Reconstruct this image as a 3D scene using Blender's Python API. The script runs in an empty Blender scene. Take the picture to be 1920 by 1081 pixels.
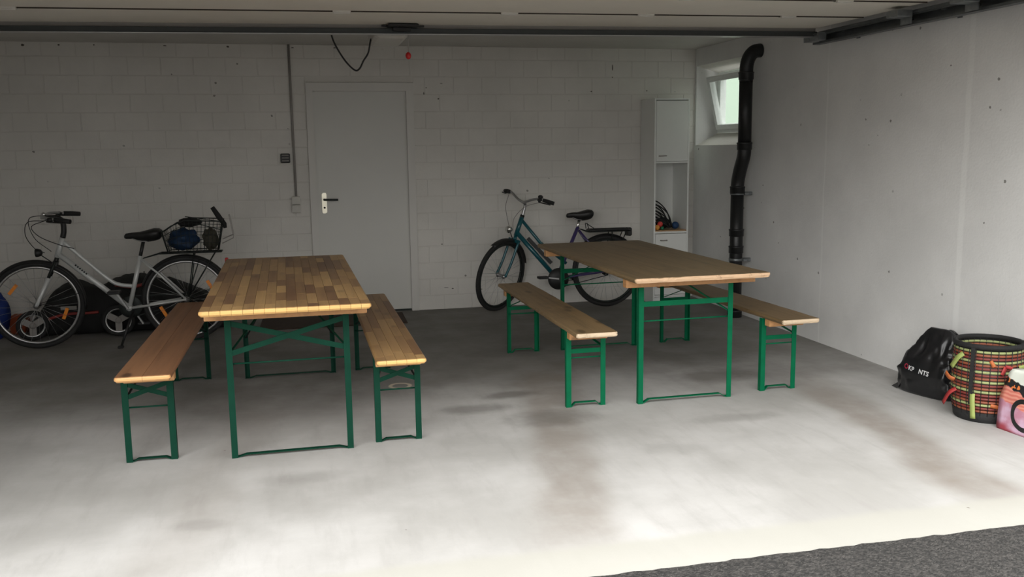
import bpy, bmesh, math, random
from mathutils import Vector, Matrix, noise
from mathutils.bvhtree import BVHTree

scene = bpy.context.scene
COL = scene.collection
random.seed(7)

# ------------------------------------------------------------------ camera
F_PX, YAW, PITCH, ROLL, CAM_H = 1725.73, 0.2248, 0.1503, -0.0131, 1.4744
fw = Vector((math.sin(YAW)*math.cos(PITCH), math.cos(YAW)*math.cos(PITCH), -math.sin(PITCH)))
rt0 = Vector((math.cos(YAW), -math.sin(YAW), 0)); up0 = rt0.cross(fw)
rt = math.cos(ROLL)*rt0 + math.sin(ROLL)*up0
up = math.cos(ROLL)*up0 - math.sin(ROLL)*rt0
cam = bpy.data.cameras.new('camera'); camo = bpy.data.objects.new('camera', cam); COL.objects.link(camo)
cam.sensor_fit = 'HORIZONTAL'; cam.sensor_width = 36.0; cam.lens = F_PX/1920*36.0
cam.clip_start = .05; cam.clip_end = 300
M = Matrix((( rt.x, up.x, -fw.x, 0), (rt.y, up.y, -fw.y, 0), (rt.z, up.z, -fw.z, CAM_H), (0, 0, 0, 1)))
camo.matrix_world = M
scene.camera = camo

# ------------------------------------------------------------------ sky (overcast day) and exposure
world = bpy.data.worlds.new('overcast_sky'); scene.world = world; world.use_nodes = True
wn = world.node_tree.nodes; wl = world.node_tree.links
bg = wn['Background']
tc = wn.new('ShaderNodeTexCoord'); sep = wn.new('ShaderNodeSeparateXYZ'); wl.new(tc.outputs['Generated'], sep.inputs[0])
mr = wn.new('ShaderNodeMapRange'); mr.inputs[1].default_value = 0; mr.inputs[2].default_value = 1
mr.inputs[3].default_value = .30; mr.inputs[4].default_value = 1.2      # overcast: three times brighter overhead than at the horizon
wl.new(sep.outputs[2], mr.inputs[0]); wl.new(mr.outputs[0], bg.inputs['Strength'])
bg.inputs['Color'].default_value = (1.0, .995, .975, 1)
sun = bpy.data.lights.new('veiled_sun', 'SUN'); sun.energy = .62; sun.angle = math.radians(62); sun.color = (1, .995, .975)   # broad glow of the sun behind thin cloud
suno = bpy.data.objects.new('veiled_sun', sun); COL.objects.link(suno)
suno.rotation_euler = Vector((.45, .66, -.60)).to_track_quat('-Z', 'Y').to_euler()
vs = scene.view_settings
vs.view_transform = 'Standard'; vs.look = 'None'; vs.gamma = 1.0; vs.use_curve_mapping = False
vs.exposure = 2.0

# ------------------------------------------------------------------ materials
MATS = {}
def new_mat(name):
    m = bpy.data.materials.new(name); m.use_nodes = True
    nt = m.node_tree; b = nt.nodes['Principled BSDF']
    MATS[name] = m
    return m, nt, b
def N(nt, typ, **kw):
    n = nt.nodes.new(typ)
    for k, v in kw.items(): setattr(n, k, v)
    return n
def mat(name, col, rough=.6, metal=0., var=.08, scale=30., bump=0., bscale=200., spec=None, coat=0.):
    """plain surface: base colour with slight noise variation and fine bump"""
    m, nt, b = new_mat(name); L = nt.links
    t = N(nt, 'ShaderNodeTexCoord')
    n = N(nt, 'ShaderNodeTexNoise'); n.inputs['Scale'].default_value = scale; n.inputs['Detail'].default_value = 4
    L.new(t.outputs['Object'], n.inputs['Vector'])
    mx = N(nt, 'ShaderNodeMix', data_type='RGBA')
    mx.inputs[6].default_value = (*[c*(1-var) for c in col], 1); mx.inputs[7].default_value = (*[min(1, c*(1+var)) for c in col], 1)
    L.new(n.outputs['Fac'], mx.inputs[0]); L.new(mx.outputs[2], b.inputs['Base Color'])
    b.inputs['Roughness'].default_value = rough; b.inputs['Metallic'].default_value = metal
    if spec is not None: b.inputs['Specular IOR Level'].default_value = spec
    if coat: b.inputs['Coat Weight'].default_value = coat
    if bump:
        n2 = N(nt, 'ShaderNodeTexNoise'); n2.inputs['Scale'].default_value = bscale; n2.inputs['Detail'].default_value = 3
        L.new(t.outputs['Object'], n2.inputs['Vector'])
        bp = N(nt, 'ShaderNodeBump'); bp.inputs['Strength'].default_value = bump; bp.inputs['Distance'].default_value = .004
        L.new(n2.outputs['Fac'], bp.inputs['Height']); L.new(bp.outputs[0], b.inputs['Normal'])
    return m

def math_n(nt, op, a, b=None, c=None, clamp=False):
    n = N(nt, 'ShaderNodeMath', operation=op); n.use_clamp = clamp
    for i, v in enumerate((a, b, c)):
        if v is None: continue
        if isinstance(v, (int, float)): n.inputs[i].default_value = v
        else: nt.links.new(v, n.inputs[i])
    return n.outputs[0]
def mixc(nt, fac, a, b, mode='MIX'):
    n = N(nt, 'ShaderNodeMix', data_type='RGBA'); n.blend_type = mode
    for i, v in ((0, fac), (6, a), (7, b)):
        if isinstance(v, (int, float)): n.inputs[i].default_value = v
        elif isinstance(v, tuple): n.inputs[i].default_value = (*v, 1)
        else: nt.links.new(v, n.inputs[i])
    return n.outputs[2]
def noise_n(nt, vec, scale, detail=4, rough=.5):
    n = N(nt, 'ShaderNodeTexNoise'); n.inputs['Scale'].default_value = scale
    n.inputs['Detail'].default_value = detail; n.inputs['Roughness'].default_value = rough
    nt.links.new(vec, n.inputs['Vector']); return n.outputs['Fac']
def ramp(nt, fac, lo, hi):
    n = N(nt, 'ShaderNodeMapRange'); n.interpolation_type = 'SMOOTHSTEP'
    nt.links.new(fac, n.inputs[0]); n.inputs[1].default_value = lo; n.inputs[2].default_value = hi
    return n.outputs[0]

def wall_mat(name, col, specks=True, seams=None, speck_amt=.0):
    m, nt, b = new_mat(name); L = nt.links
    t = N(nt, 'ShaderNodeNewGeometry').outputs['Position']
    base = mixc(nt, ramp(nt, noise_n(nt, t, 1.3, 5, .6), .35, .68), tuple(c*.93 for c in col), tuple(min(1, c*1.03) for c in col))
    base = mixc(nt, math_n(nt, 'MULTIPLY', noise_n(nt, t, 45, 4), .10), base, tuple(c*.6 for c in col))
    if specks:
        v = N(nt, 'ShaderNodeTexVoronoi'); v.inputs['Scale'].default_value = 7.0; L.new(t, v.inputs['Vector'])
        wob = noise_n(nt, t, 90, 3)
        d = math_n(nt, 'ADD', v.outputs['Distance'], math_n(nt, 'MULTIPLY', wob, .09))
        sp = math_n(nt, 'LESS_THAN', d, .112)
        # only patches of wall are fly-specked
        gate = ramp(nt, noise_n(nt, t, 1.7, 2), .50-speck_amt, .56-speck_amt)
        base = mixc(nt, math_n(nt, 'MULTIPLY', math_n(nt, 'MULTIPLY', sp, gate), .7), base, (.10, .09, .075))
    if seams:
        s = N(nt, 'ShaderNodeSeparateXYZ'); L.new(t, s.inputs[0])
        for yc, w, a in seams:
            dd = math_n(nt, 'ABSOLUTE', math_n(nt, 'SUBTRACT', math_n(nt, 'ADD', s.outputs[1], math_n(nt, 'MULTIPLY', noise_n(nt, t, 3, 2), .03)), yc+.015))
            k = math_n(nt, 'MULTIPLY', math_n(nt, 'SUBTRACT', 1, ramp(nt, dd, w*.5, w)), a)
            base = mixc(nt, k, base, (.9, .9, .88))
    L.new(base, b.inputs['Base Color']); b.inputs['Roughness'].default_value = .88
    b.inputs['Specular IOR Level'].default_value = .25
    bp = N(nt, 'ShaderNodeBump'); bp.inputs['Strength'].default_value = .35; bp.inputs['Distance'].default_value = .004
    h = math_n(nt, 'ADD', noise_n(nt, t, 70, 4), math_n(nt, 'MULTIPLY', noise_n(nt, t, 12, 3), .8))
    L.new(h, bp.inputs['Height']); L.new(bp.outputs[0], b.inputs['Normal'])
    return m
WALLC = (.77, .745, .70)
wall_mat('painted_block', WALLC, speck_amt=-.03)
wall_mat('mortar_paint', (.73, .705, .66), specks=False)
wall_mat('painted_concrete', (.82, .815, .80), seams=[(6.13, .012, .5), (4.66, .03, .55)], speck_amt=.02)
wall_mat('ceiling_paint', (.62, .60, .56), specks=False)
mat('reveal_paint', (.74, .71, .66), .85)

def floor_mat():
    m, nt, b = new_mat('concrete_floor'); L = nt.links
    t = N(nt, 'ShaderNodeNewGeometry').outputs['Position']
    s = N(nt, 'ShaderNodeSeparateXYZ'); L.new(t, s.inputs[0]); X, Y = s.outputs[0], s.outputs[1]
    col = mixc(nt, ramp(nt, noise_n(nt, t, 1.1, 6, .6), .32, .7), (.40, .39, .372), (.55, .54, .525))
    mp = N(nt, 'ShaderNodeMapping'); mp.inputs['Rotation'].default_value = (0, 0, .5); mp.inputs['Scale'].default_value = (5, .9, 1)
    L.new(t, mp.inputs[0])
    col = mixc(nt, math_n(nt, 'MULTIPLY', ramp(nt, noise_n(nt, mp.outputs[0], 2.2, 6, .65), .45, .8), .35), col, (.31, .295, .28))
    # darker tone over the back half of the floor, ragged outline
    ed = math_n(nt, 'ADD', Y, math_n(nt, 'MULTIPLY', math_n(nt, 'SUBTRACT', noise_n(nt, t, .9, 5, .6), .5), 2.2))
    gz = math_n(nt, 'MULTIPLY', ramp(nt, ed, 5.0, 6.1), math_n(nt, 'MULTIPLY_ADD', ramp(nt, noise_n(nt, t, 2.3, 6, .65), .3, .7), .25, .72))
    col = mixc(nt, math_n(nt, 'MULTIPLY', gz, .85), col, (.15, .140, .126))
    # brown tyre tracks: line x = x0 + k*(y-3.2)
    wob = math_n(nt, 'MULTIPLY', math_n(nt, 'SUBTRACT', noise_n(nt, t, 1.6, 4), .5), .30)
    brk = math_n(nt, 'MULTIPLY_ADD', ramp(nt, noise_n(nt, t, 1.8, 5, .65), .25, .65), .6, .4)
    for x0, k, w, a, ymax in ((.98, .22, .26, .62, 6.6), (2.82, .13, .24, .75, 5.6), (-.55, .12, .22, .22, 6)):
        c = math_n(nt, 'ADD', math_n(nt, 'MULTIPLY', math_n(nt, 'SUBTRACT', Y, 3.2), k), x0)
        d = math_n(nt, 'ABSOLUTE', math_n(nt, 'SUBTRACT', math_n(nt, 'ADD', X, wob), c))
        band = math_n(nt, 'SUBTRACT', 1, ramp(nt, d, w*.25, w))
        fade = math_n(nt, 'SUBTRACT', 1, ramp(nt, Y, ymax-1.2, ymax))
        fad2 = ramp(nt, Y, 2.95, 3.35)
        k_ = math_n(nt, 'MULTIPLY', math_n(nt, 'MULTIPLY', band, fade), math_n(nt, 'MULTIPLY', brk, a))
        k_ = math_n(nt, 'MULTIPLY', k_, fad2)
        col = mixc(nt, k_, col, (.23, .19, .155))
    # dark oil stains at fixed spots
    wob2 = math_n(nt, 'MULTIPLY', math_n(nt, 'SUBTRACT', noise_n(nt, t, 5, 5, .6), .5), .5)
    for cx, cy, rx, ry, a in ((1.2, 5.3, .26, .10, .6), (2.57, 5.40, .32, .22, .6), (.92, 5.05, .30, .12, .5),
                              (1.40, 6.45, .40, .30, .45), (1.3, 4.75, .30, .2, .5), (-.2, 5.6, .8, .4, .22), (1.9, 6.8, .5, .4, .35),
                              (-.45, 3.7, .12, .08, .25), (1.75, 4.1, .25, .12, .2), (2.3, 4.5, .3, .1, .3), (-.05, 4.15, .25, .12, .25)):
        dx = math_n(nt, 'DIVIDE', math_n(nt, 'SUBTRACT', X, cx), rx); dy = math_n(nt, 'DIVIDE', math_n(nt, 'SUBTRACT', Y, cy), ry)
        r = math_n(nt, 'SQRT', math_n(nt, 'ADD', math_n(nt, 'MULTIPLY', dx, dx), math_n(nt, 'MULTIPLY', dy, dy)))
        r = math_n(nt, 'ADD', r, math_n(nt, 'MULTIPLY', wob2, 2.2))
        k_ = math_n(nt, 'MULTIPLY', math_n(nt, 'SUBTRACT', 1, ramp(nt, r, .25, 1.1)), a)
        col = mixc(nt, k_, col, (.12, .108, .095))
    # pale ring left on the floor
    dx = math_n(nt, 'SUBTRACT', X, .567); dy = math_n(nt, 'SUBTRACT', Y, 5.70)
    r = math_n(nt, 'SQRT', math_n(nt, 'ADD', math_n(nt, 'MULTIPLY', dx, dx), math_n(nt, 'MULTIPLY', dy, dy)))
    r = math_n(nt, 'ABSOLUTE', math_n(nt, 'SUBTRACT', math_n(nt, 'ADD', r, math_n(nt, 'MULTIPLY', wob2, .05)), .062))
    col = mixc(nt, math_n(nt, 'MULTIPLY', math_n(nt, 'SUBTRACT', 1, ramp(nt, r, .006, .018)), .9), col, (.78, .68, .54))
    # cleaner, paler strip outside the door line, with a yellowish cast
    ap = math_n(nt, 'SUBTRACT', 1, ramp(nt, math_n(nt, 'ADD', Y, math_n(nt, 'MULTIPLY', noise_n(nt, t, 4, 3), .06)), 3.12, 3.20))
    col = mixc(nt, math_n(nt, 'MULTIPLY', ap, .8), col, (.44, .43, .385))
    grain = noise_n(nt, t, 160, 5, .7)
    col = mixc(nt, math_n(nt, 'MULTIPLY', grain, .16), col, (.25, .24, .23))
    # small dark crumbs and pale scratches
    v = N(nt, 'ShaderNodeTexVoronoi'); v.inputs['Scale'].default_value = 3.2; L.new(t, v.inputs['Vector'])
    sp = math_n(nt, 'LESS_THAN', math_n(nt, 'ADD', v.outputs['Distance'], math_n(nt, 'MULTIPLY', noise_n(nt, t, 60, 2), .06)), .045)
    col = mixc(nt, math_n(nt, 'MULTIPLY', sp, .7), col, (.14, .12, .10))
    L.new(col, b.inputs['Base Color'])
    b.inputs['Roughness'].default_value = .8; b.inputs['Specular IOR Level'].default_value = .12
    bp = N(nt, 'ShaderNodeBump'); bp.inputs['Strength'].default_value = .18; bp.inputs['Distance'].default_value = .002
    L.new(grain, bp.inputs['Height']); L.new(bp.outputs[0], b.inputs['Normal'])
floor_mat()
def asphalt_mat():
    m, nt, b = new_mat('asphalt'); L = nt.links
    t = N(nt, 'ShaderNodeNewGeometry').outputs['Position']
    v = N(nt, 'ShaderNodeTexVoronoi'); v.inputs['Scale'].default_value = 110; L.new(t, v.inputs['Vector'])
    col = mixc(nt, ramp(nt, noise_n(nt, t, 60, 4), .35, .7), (.022, .021, .020), (.065, .060, .056))
    sp = math_n(nt, 'LESS_THAN', v.outputs['Distance'], .22)
    col = mixc(nt, math_n(nt, 'MULTIPLY', math_n(nt, 'MULTIPLY', sp, ramp(nt, noise_n(nt, t, 25, 2), .5, .62)), .55), col, (.22, .205, .19))
    L.new(col, b.inputs['Base Color']); b.inputs['Roughness'].default_value = .9
    bp = N(nt, 'ShaderNodeBump'); bp.inputs['Strength'].default_value = .8; bp.inputs['Distance'].default_value = .01
    L.new(v.outputs['Distance'], bp.inputs['Height']); L.new(bp.outputs[0], b.inputs['Normal'])
asphalt_mat()

def wood_mat(name, lo, hi, rough=.42, perobj=True, grain=.35, knots=.6, edge=None, coat=0., dirt=None, chipamt=.55):
    """boards with the grain along local Y; every piece of wood gets its own tone"""
    m, nt, b = new_mat(name); L = nt.links
    t = N(nt, 'ShaderNodeTexCoord').outputs['Object']
    oi = N(nt, 'ShaderNodeObjectInfo').outputs['Random']
    off = N(nt, 'ShaderNodeCombineXYZ'); 
    for i, k in enumerate((37., 91., 17.)): L.new(math_n(nt, 'MULTIPLY', oi, k), off.inputs[i])
    va = N(nt, 'ShaderNodeVectorMath', operation='ADD'); L.new(t, va.inputs[0])
    if perobj: L.new(off.outputs[0], va.inputs[1])
    mp = N(nt, 'ShaderNodeMapping'); mp.inputs['Scale'].default_value = (38, 1.6, 38); L.new(va.outputs[0], mp.inputs[0])
    g = noise_n(nt, mp.outputs[0], 1.0, 5, .6)
    mp2 = N(nt, 'ShaderNodeMapping'); mp2.inputs['Scale'].default_value = (9, .8, 9); L.new(va.outputs[0], mp2.inputs[0])
    g2 = noise_n(nt, mp2.outputs[0], 1.0, 4, .6)
    tone = math_n(nt, 'MULTIPLY_ADD', g2, .8, -.4)
    base_t = math_n(nt, 'ADD', tone, math_n(nt, 'MULTIPLY_ADD', oi, 1.0, 0.) if perobj else .5, clamp=True)
    col = mixc(nt, base_t, lo, hi)
    col = mixc(nt, math_n(nt, 'MULTIPLY', ramp(nt, g, .42, .75), grain), col, tuple(c*.45 for c in lo))
    # knots
    mp3 = N(nt, 'ShaderNodeMapping'); mp3.inputs['Scale'].default_value = (7, 3.2, 7); L.new(va.outputs[0], mp3.inputs[0])
    v = N(nt, 'ShaderNodeTexVoronoi'); v.inputs['Scale'].default_value = 1.0; L.new(mp3.outputs[0], v.inputs['Vector'])
    kd = math_n(nt, 'ADD', v.outputs['Distance'], math_n(nt, 'MULTIPLY', g2, .12))
    col = mixc(nt, math_n(nt, 'MULTIPLY', math_n(nt, 'SUBTRACT', 1, ramp(nt, kd, .15, .28)), knots), col, tuple(c*.30 for c in lo))
    if dirt:
        dn = ramp(nt, noise_n(nt, t, 3.2, 6, .65), .5, .75)
        col = mixc(nt, math_n(nt, 'MULTIPLY', dn, .55), col, dirt)
    if edge:                                            # weathered boards: raw chipped ends; pine: light painted in, paler ends, darker face
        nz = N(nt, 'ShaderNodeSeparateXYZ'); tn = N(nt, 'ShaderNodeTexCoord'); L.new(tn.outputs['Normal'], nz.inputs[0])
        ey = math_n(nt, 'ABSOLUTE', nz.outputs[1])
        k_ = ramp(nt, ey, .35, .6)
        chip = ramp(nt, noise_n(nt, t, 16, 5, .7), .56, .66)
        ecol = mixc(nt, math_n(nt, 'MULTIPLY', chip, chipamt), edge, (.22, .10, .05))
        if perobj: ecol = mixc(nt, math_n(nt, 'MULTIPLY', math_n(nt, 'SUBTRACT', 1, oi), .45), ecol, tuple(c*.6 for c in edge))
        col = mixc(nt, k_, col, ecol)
    L.new(col, b.inputs['Base Color']); b.inputs['Roughness'].default_value = rough
    if coat: b.inputs['Coat Weight'].default_value = coat; b.inputs['Coat Roughness'].default_value = .25
    bp = N(nt, 'ShaderNodeBump'); bp.inputs['Strength'].default_value = .12; bp.inputs['Distance'].default_value = .002
    L.new(g, bp.inputs['Height']); L.new(bp.outputs[0], b.inputs['Normal'])
wood_mat('pine_stave', (.19, .095, .043), (.52, .32, .13), .42, knots=.35, grain=.25, edge=(.95, .56, .20), chipamt=.0)  # ends lightened, face darkened to paint in light from the opening
wood_mat('pine_plank', (.20, .085, .04), (.34, .165, .075), .42, knots=.8, grain=.45, edge=(.85, .47, .19), chipamt=.2)
wood_mat('pine_batten', (.50, .25, .10), (.62, .33, .14), .5)
wood_mat('weathered_top', (.165, .112, .055), (.255, .175, .088), .5, perobj=False, knots=.25, grain=.5, edge=(.70, .47, .29), dirt=(.13, .085, .048))
wood_mat('weathered_bench', (.19, .125, .060), (.31, .205, .10), .5, perobj=True, knots=.6, grain=.5, edge=(.74, .58, .40), dirt=(.10, .07, .043))
wood_mat('beech_shelf', (.42, .25, .12), (.48, .30, .15), .5)
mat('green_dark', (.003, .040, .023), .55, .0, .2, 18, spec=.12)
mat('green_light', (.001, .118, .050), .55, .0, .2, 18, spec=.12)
mat('steel_dark', (.03, .035, .033), .5, .6)
mat('galvanised', (.30, .32, .33), .42, .85, .25, 40)
mat('track_steel', (.13, .14, .145), .45, .7, .3, 20)
mat('joint_shadow_brown', (.035, .025, .018), .8)
mat('chip_dark', (.10, .09, .075), .95)
mat('dark_bar', (.05, .055, .055), .5, .3)
mat('chrome', (.72, .72, .70), .18, 1.0)
mat('alloy', (.48, .48, .48), .32, .9)
mat('black_plastic', (.012, .012, .012), .45, 0, .3, 20)
mat('black_rubber', (.016, .016, .016), .75, 0, .3, 60)
mat('black_gloss', (.008, .008, .008), .22, 0, .2, 20)
mat('pipe_black', (.010, .0105, .011), .38, 0, .3, 12)
mat('grey_plastic', (.30, .28, .26), .55)
mat('white_plastic', (.62, .60, .55), .45)
mat('cream_plate', (.93, .88, .72), .3, .75)
mat('door_paint', (.68, .67, .63), .42, 0, .03, 4)
mat('door_frame_paint', (.70, .68, .64), .5, 0, .03, 4)
mat('sect_panel', (.72, .68, .60), .55, 0, .05, 6, .25, 500)
mat('cabinet_white', (.84, .85, .82), .35, 0, .03, 5)
mat('upvc', (.82, .83, .82), .3)
mat('white_paint_metal', (.62, .63, .62), .35, .2, .08, 15)
mat('teal_paint', (.008, .10, .125), .3, .1, .1, 10, coat=.4)
mat('purple_paint', (.045, .03, .13), .3, .1, .1, 10, coat=.4)
mat('orange_reflector', (.85, .27, .03), .25)
mat('red_plastic', (.55, .02, .02), .35)
mat('red_dull', (.26, .035, .03), .5)
mat('blue_cloth', (.010, .035, .20), .7, 0, .3, 20, .5, 40)
mat('blue_basketbag', (.006, .028, .075), .65, 0, .3, 20, .5, 40)
mat('brown_cloth', (.055, .05, .036), .85, 0, .3, 20, .5, 60)
mat('orange_box', (.40, .08, .025), .6)
mat('black_fabric', (.010, .010, .010), .8, 0, .4, 30, .5, 120)
mat('mat_brown', (.055, .036, .026), .95, 0, .4, 120, .8, 300)
mat('bag_black', (.010, .010, .011), .30, 0, .3, 20, .25, 14)
mat('letter_white', (.62, .62, .62), .5)
mat('letter_red', (.35, .02, .05), .5)
mat('weave_green', (.30, .34, .14), .55, 0, .3, 60)
mat('weave_red', (.17, .028, .022), .55, 0, .3, 60)
mat('weave_orange', (.24, .065, .03), .55, 0, .3, 60)
mat('ribbon_green', (.30, .36, .10), .6)
mat('ribbon_orange', (.45, .12, .03), .6)
mat('ribbon_red', (.33, .025, .025), .6)
mat('ball_red', (.65, .06, .05), .4)
mat('ball_orange', (.75, .33, .06), .4)
mat('ball_green', (.02, .20, .10), .4)
mat('ball_blue', (.012, .05, .14), .6)
mat('outside_render', (.30, .37, .30), .9)
mat('facade', (.66, .64, .60), .9)
m, nt, b = new_mat('glass'); b.inputs['Base Color'].default_value = (.93, .97, .95, 1)
b.inputs['Roughness'].default_value = .02; b.inputs['Transmission Weight'].default_value = 1.0; b.inputs['IOR'].default_value = 1.05
def pink_mat():
    m, nt, b = new_mat('pink_print'); L = nt.links
    t = N(nt, 'ShaderNodeTexCoord').outputs['Object']
    s = N(nt, 'ShaderNodeSeparateXYZ'); L.new(t, s.inputs[0]); z = s.outputs[2]
    zz = math_n(nt, 'ADD', z, math_n(nt, 'MULTIPLY', s.outputs[0], .25))
    w = math_n(nt, 'ADD', zz, math_n(nt, 'MULTIPLY', math_n(nt, 'SUBTRACT', noise_n(nt, t, 14, 3), .5), .05))
    col = mixc(nt, ramp(nt, noise_n(nt, t, 11, 4), .4, .62), (.50, .22, .30), (.62, .42, .55))
    col = mixc(nt, math_n(nt, 'SUBTRACT', 1, ramp(nt, w, .02, .06)), col, (.34, .04, .06))
    st = N(nt, 'ShaderNodeTexWave'); st.bands_direction = 'Z'; st.inputs['Scale'].default_value = 16; st.inputs['Distortion'].default_value = 3; L.new(t, st.inputs['Vector'])
    sal = mixc(nt, st.outputs['Fac'], (.62, .16, .12), (.75, .32, .24))
    col = mixc(nt, ramp(nt, w, .165, .175), col, sal)
    col = mixc(nt, ramp(nt, w, .245, .25), col, (.012, .012, .014))
    fl = ramp(nt, noise_n(nt, t, 30, 2), .55, .58)
    col = mixc(nt, math_n(nt, 'MULTIPLY', ramp(nt, w, .245, .25), fl), col, (.75, .20, .05))
    col = mixc(nt, ramp(nt, w, .295, .30), col, (.75, .78, .70))
    L.new(col, b.inputs['Base Color']); b.inputs['Roughness'].default_value = .28
pink_mat()

# ------------------------------------------------------------------ mesh helpers
class MB:
    def __init__(self): self.v = []; self.f = []; self.sm = []; self.T = None
    def add(self, vs, fs, smooth=False):
        o = len(self.v)
        for p in vs:
            p = Vector(p)
            if self.T is not None: p = self.T(p)
            self.v.append(p)
        for f in fs: self.f.append([i+o for i in f]); self.sm.append(smooth)
        return self
    def box(self, lo, hi, c=0.):
        (x0, y0, z0), (x1, y1, z1) = lo, hi
        c = min(c, .45*min(x1-x0, y1-y0, z1-z0))
        if c <= 0:
            vs = [(x0,y0,z0),(x1,y0,z0),(x1,y1,z0),(x0,y1,z0),(x0,y0,z1),(x1,y0,z1),(x1,y1,z1),(x0,y1,z1)]
            return self.add(vs, [(0,3,2,1),(4,5,6,7),(0,1,5,4),(1,2,6,5),(2,3,7,6),(3,0,4,7)])
        vs = []
        def ring(z, i):
            vs.extend([(x0+i,y0+i,z),(x1-i,y0+i,z),(x1-i,y1-i,z),(x0+i,y1-i,z)])
        ring(z0, c); ring(z0+c, 0); ring(z1-c, 0); ring(z1, c)
        fs = [(3,2,1,0),(12,13,14,15)]
        for r in range(3):
            for k in range(4):
                a = r*4+k; bq = r*4+(k+1) % 4; fs.append((a, bq, bq+4, a+4))
        return self.add(vs, fs)
    def obox(self, a, b, w, h, upv=(0,0,1)):
        """flat bar from a to b, w across, h along the up hint"""
        a = Vector(a); b = Vector(b); d = (b-a).normalized(); s = d.cross(Vector(upv))
        if s.length < 1e-6: s = d.cross(Vector((1,0,0)))
        s.normalize(); u = s.cross(d)
        vs = []
        for p in (a, b):
            for i, j in ((-1,-1),(1,-1),(1,1),(-1,1)): vs.append(p + s*(i*w/2) + u*(j*h/2))
        return self.add(vs, [(3,2,1,0),(4,5,6,7),(0,1,5,4),(1,2,6,5),(2,3,7,6),(3,0,4,7)])
    def sweep(self, pts, prof, closed=False, smooth=True, caps=True, upv=None, scales=None):
        """sweep a closed 2-D profile along a polyline (parallel transport)"""
        P = [Vector(p) for p in pts]; n = len(P); k = len(prof)
        tang = []
        for i in range(n):
            a = P[(i-1) % n] if (closed or i > 0) else P[i]; c = P[(i+1) % n] if (closed or i < n-1) else P[i]
            tang.append((c-a).normalized())
        u = Vector(upv) if upv is not None else (Vector((0,0,1)) if abs(tang[0].z) < .9 else Vector((1,0,0)))
        u = (u - tang[0]*u.dot(tang[0])).normalized()
        vs = []
        for i in range(n):
            t = tang[i]
            u = (u - t*u.dot(t))
            if u.length < 1e-6: u = t.orthogonal()
            u.normalize(); s = t.cross(u)
            q = scales[i] if scales else 1.
            for (x, y) in prof: vs.append(P[i] + s*(x*q) + u*(y*q))
        fs = []
        for i in range(n if closed else n-1):
            for j in range(k):
                a = i*k+j; bq = i*k+(j+1) % k; c = ((i+1) % n)*k+(j+1) % k; d = ((i+1) % n)*k+j
                fs.append((a, bq, c, d))
        self.add(vs, fs, smooth)
        if caps and not closed:
            o = len(self.v)-len(vs)
            self.f.append([o+j for j in range(k)][::-1]); self.sm.append(False)
            self.f.append([o+(n-1)*k+j for j in range(k)]); self.sm.append(False)
        return self
    def tube(self, pts, r, n=8, closed=False, scales=None):
        prof = [(r*math.cos(2*math.pi*i/n), r*math.sin(2*math.pi*i/n)) for i in range(n)]
        return self.sweep(pts, prof, closed, True, True, None, scales)
    def lathe(self, c, axis, prof, n=24, caps=True):
        """prof = [(radius, offset along the axis)]"""
        c = Vector(c); ax = Vector(axis).normalized(); s = ax.orthogonal().normalized(); u = ax.cross(s)
        vs = []
        for (r, h) in prof:
            for i in range(n):
                a = 2*math.pi*i/n; vs.append(c + ax*h + s*(r*math.cos(a)) + u*(r*math.sin(a)))
        fs = []; m = len(prof)
        for j in range(m-1):
            for i in range(n): fs.append((j*n+i, j*n+(i+1) % n, (j+1)*n+(i+1) % n, (j+1)*n+i))
        if caps: fs.append(tuple(range(n))[::-1]); fs.append(tuple((m-1)*n+i for i in range(n)))
        return self.add(vs, fs, True)
    def torus(self, c, axis, R, prof, n=48):
        """prof = closed loop of (radial offset, axial offset)"""
        c = Vector(c); ax = Vector(axis).normalized(); s = ax.orthogonal().normalized(); u = ax.cross(s); k = len(prof)
        vs = []
        for i in range(n):
            a = 2*math.pi*i/n; d = s*math.cos(a) + u*math.sin(a)
            for (r, h) in prof: vs.append(c + d*(R+r) + ax*h)
        fs = [(i*k+j, i*k+(j+1) % k, ((i+1) % n)*k+(j+1) % k, ((i+1) % n)*k+j) for i in range(n) for j in range(k)]
        return self.add(vs, fs, True)
    def ball(self, c, r, n=16, m=10, sq=(1,1,1), amp=0., fr=3., seed=0.):
        vs = [Vector((0,0,1))]
        for j in range(1, m):
            t = math.pi*j/m
            for i in range(n):
                a = 2*math.pi*i/n; vs.append(Vector((math.sin(t)*math.cos(a), math.sin(t)*math.sin(a), math.cos(t))))
        vs.append(Vector((0,0,-1)))
        out = []
        for d in vs:
            k = 1.
            if amp: k += amp*noise.noise(d*fr + Vector((seed, seed*2.3, -seed)))
            out.append(Vector(c) + Vector((d.x*sq[0], d.y*sq[1], d.z*sq[2]))*(r*k))
        fs = []
        for i in range(n): fs.append((0, 1+i, 1+(i+1) % n))
        for j in range(m-2):
            for i in range(n): fs.append((1+j*n+i, 1+(j+1)*n+i, 1+(j+1)*n+(i+1) % n, 1+j*n+(i+1) % n))
        L = len(vs)-1
        for i in range(n): fs.append((L, 1+(m-2)*n+(i+1) % n, 1+(m-2)*n+i))
        return self.add(out, fs, True)
    def loft(self, rings, smooth=True, caps=True):
        k = len(rings[0]); vs = [p for r in rings for p in r]; fs = []
        for j in range(len(rings)-1):
            for i in range(k): fs.append((j*k+i, j*k+(i+1) % k, (j+1)*k+(i+1) % k, (j+1)*k+i))
        if caps: fs.append(tuple(range(k))[::-1]); fs.append(tuple((len(rings)-1)*k+i for i in range(k)))
        return self.add(vs, fs, smooth)
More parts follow.
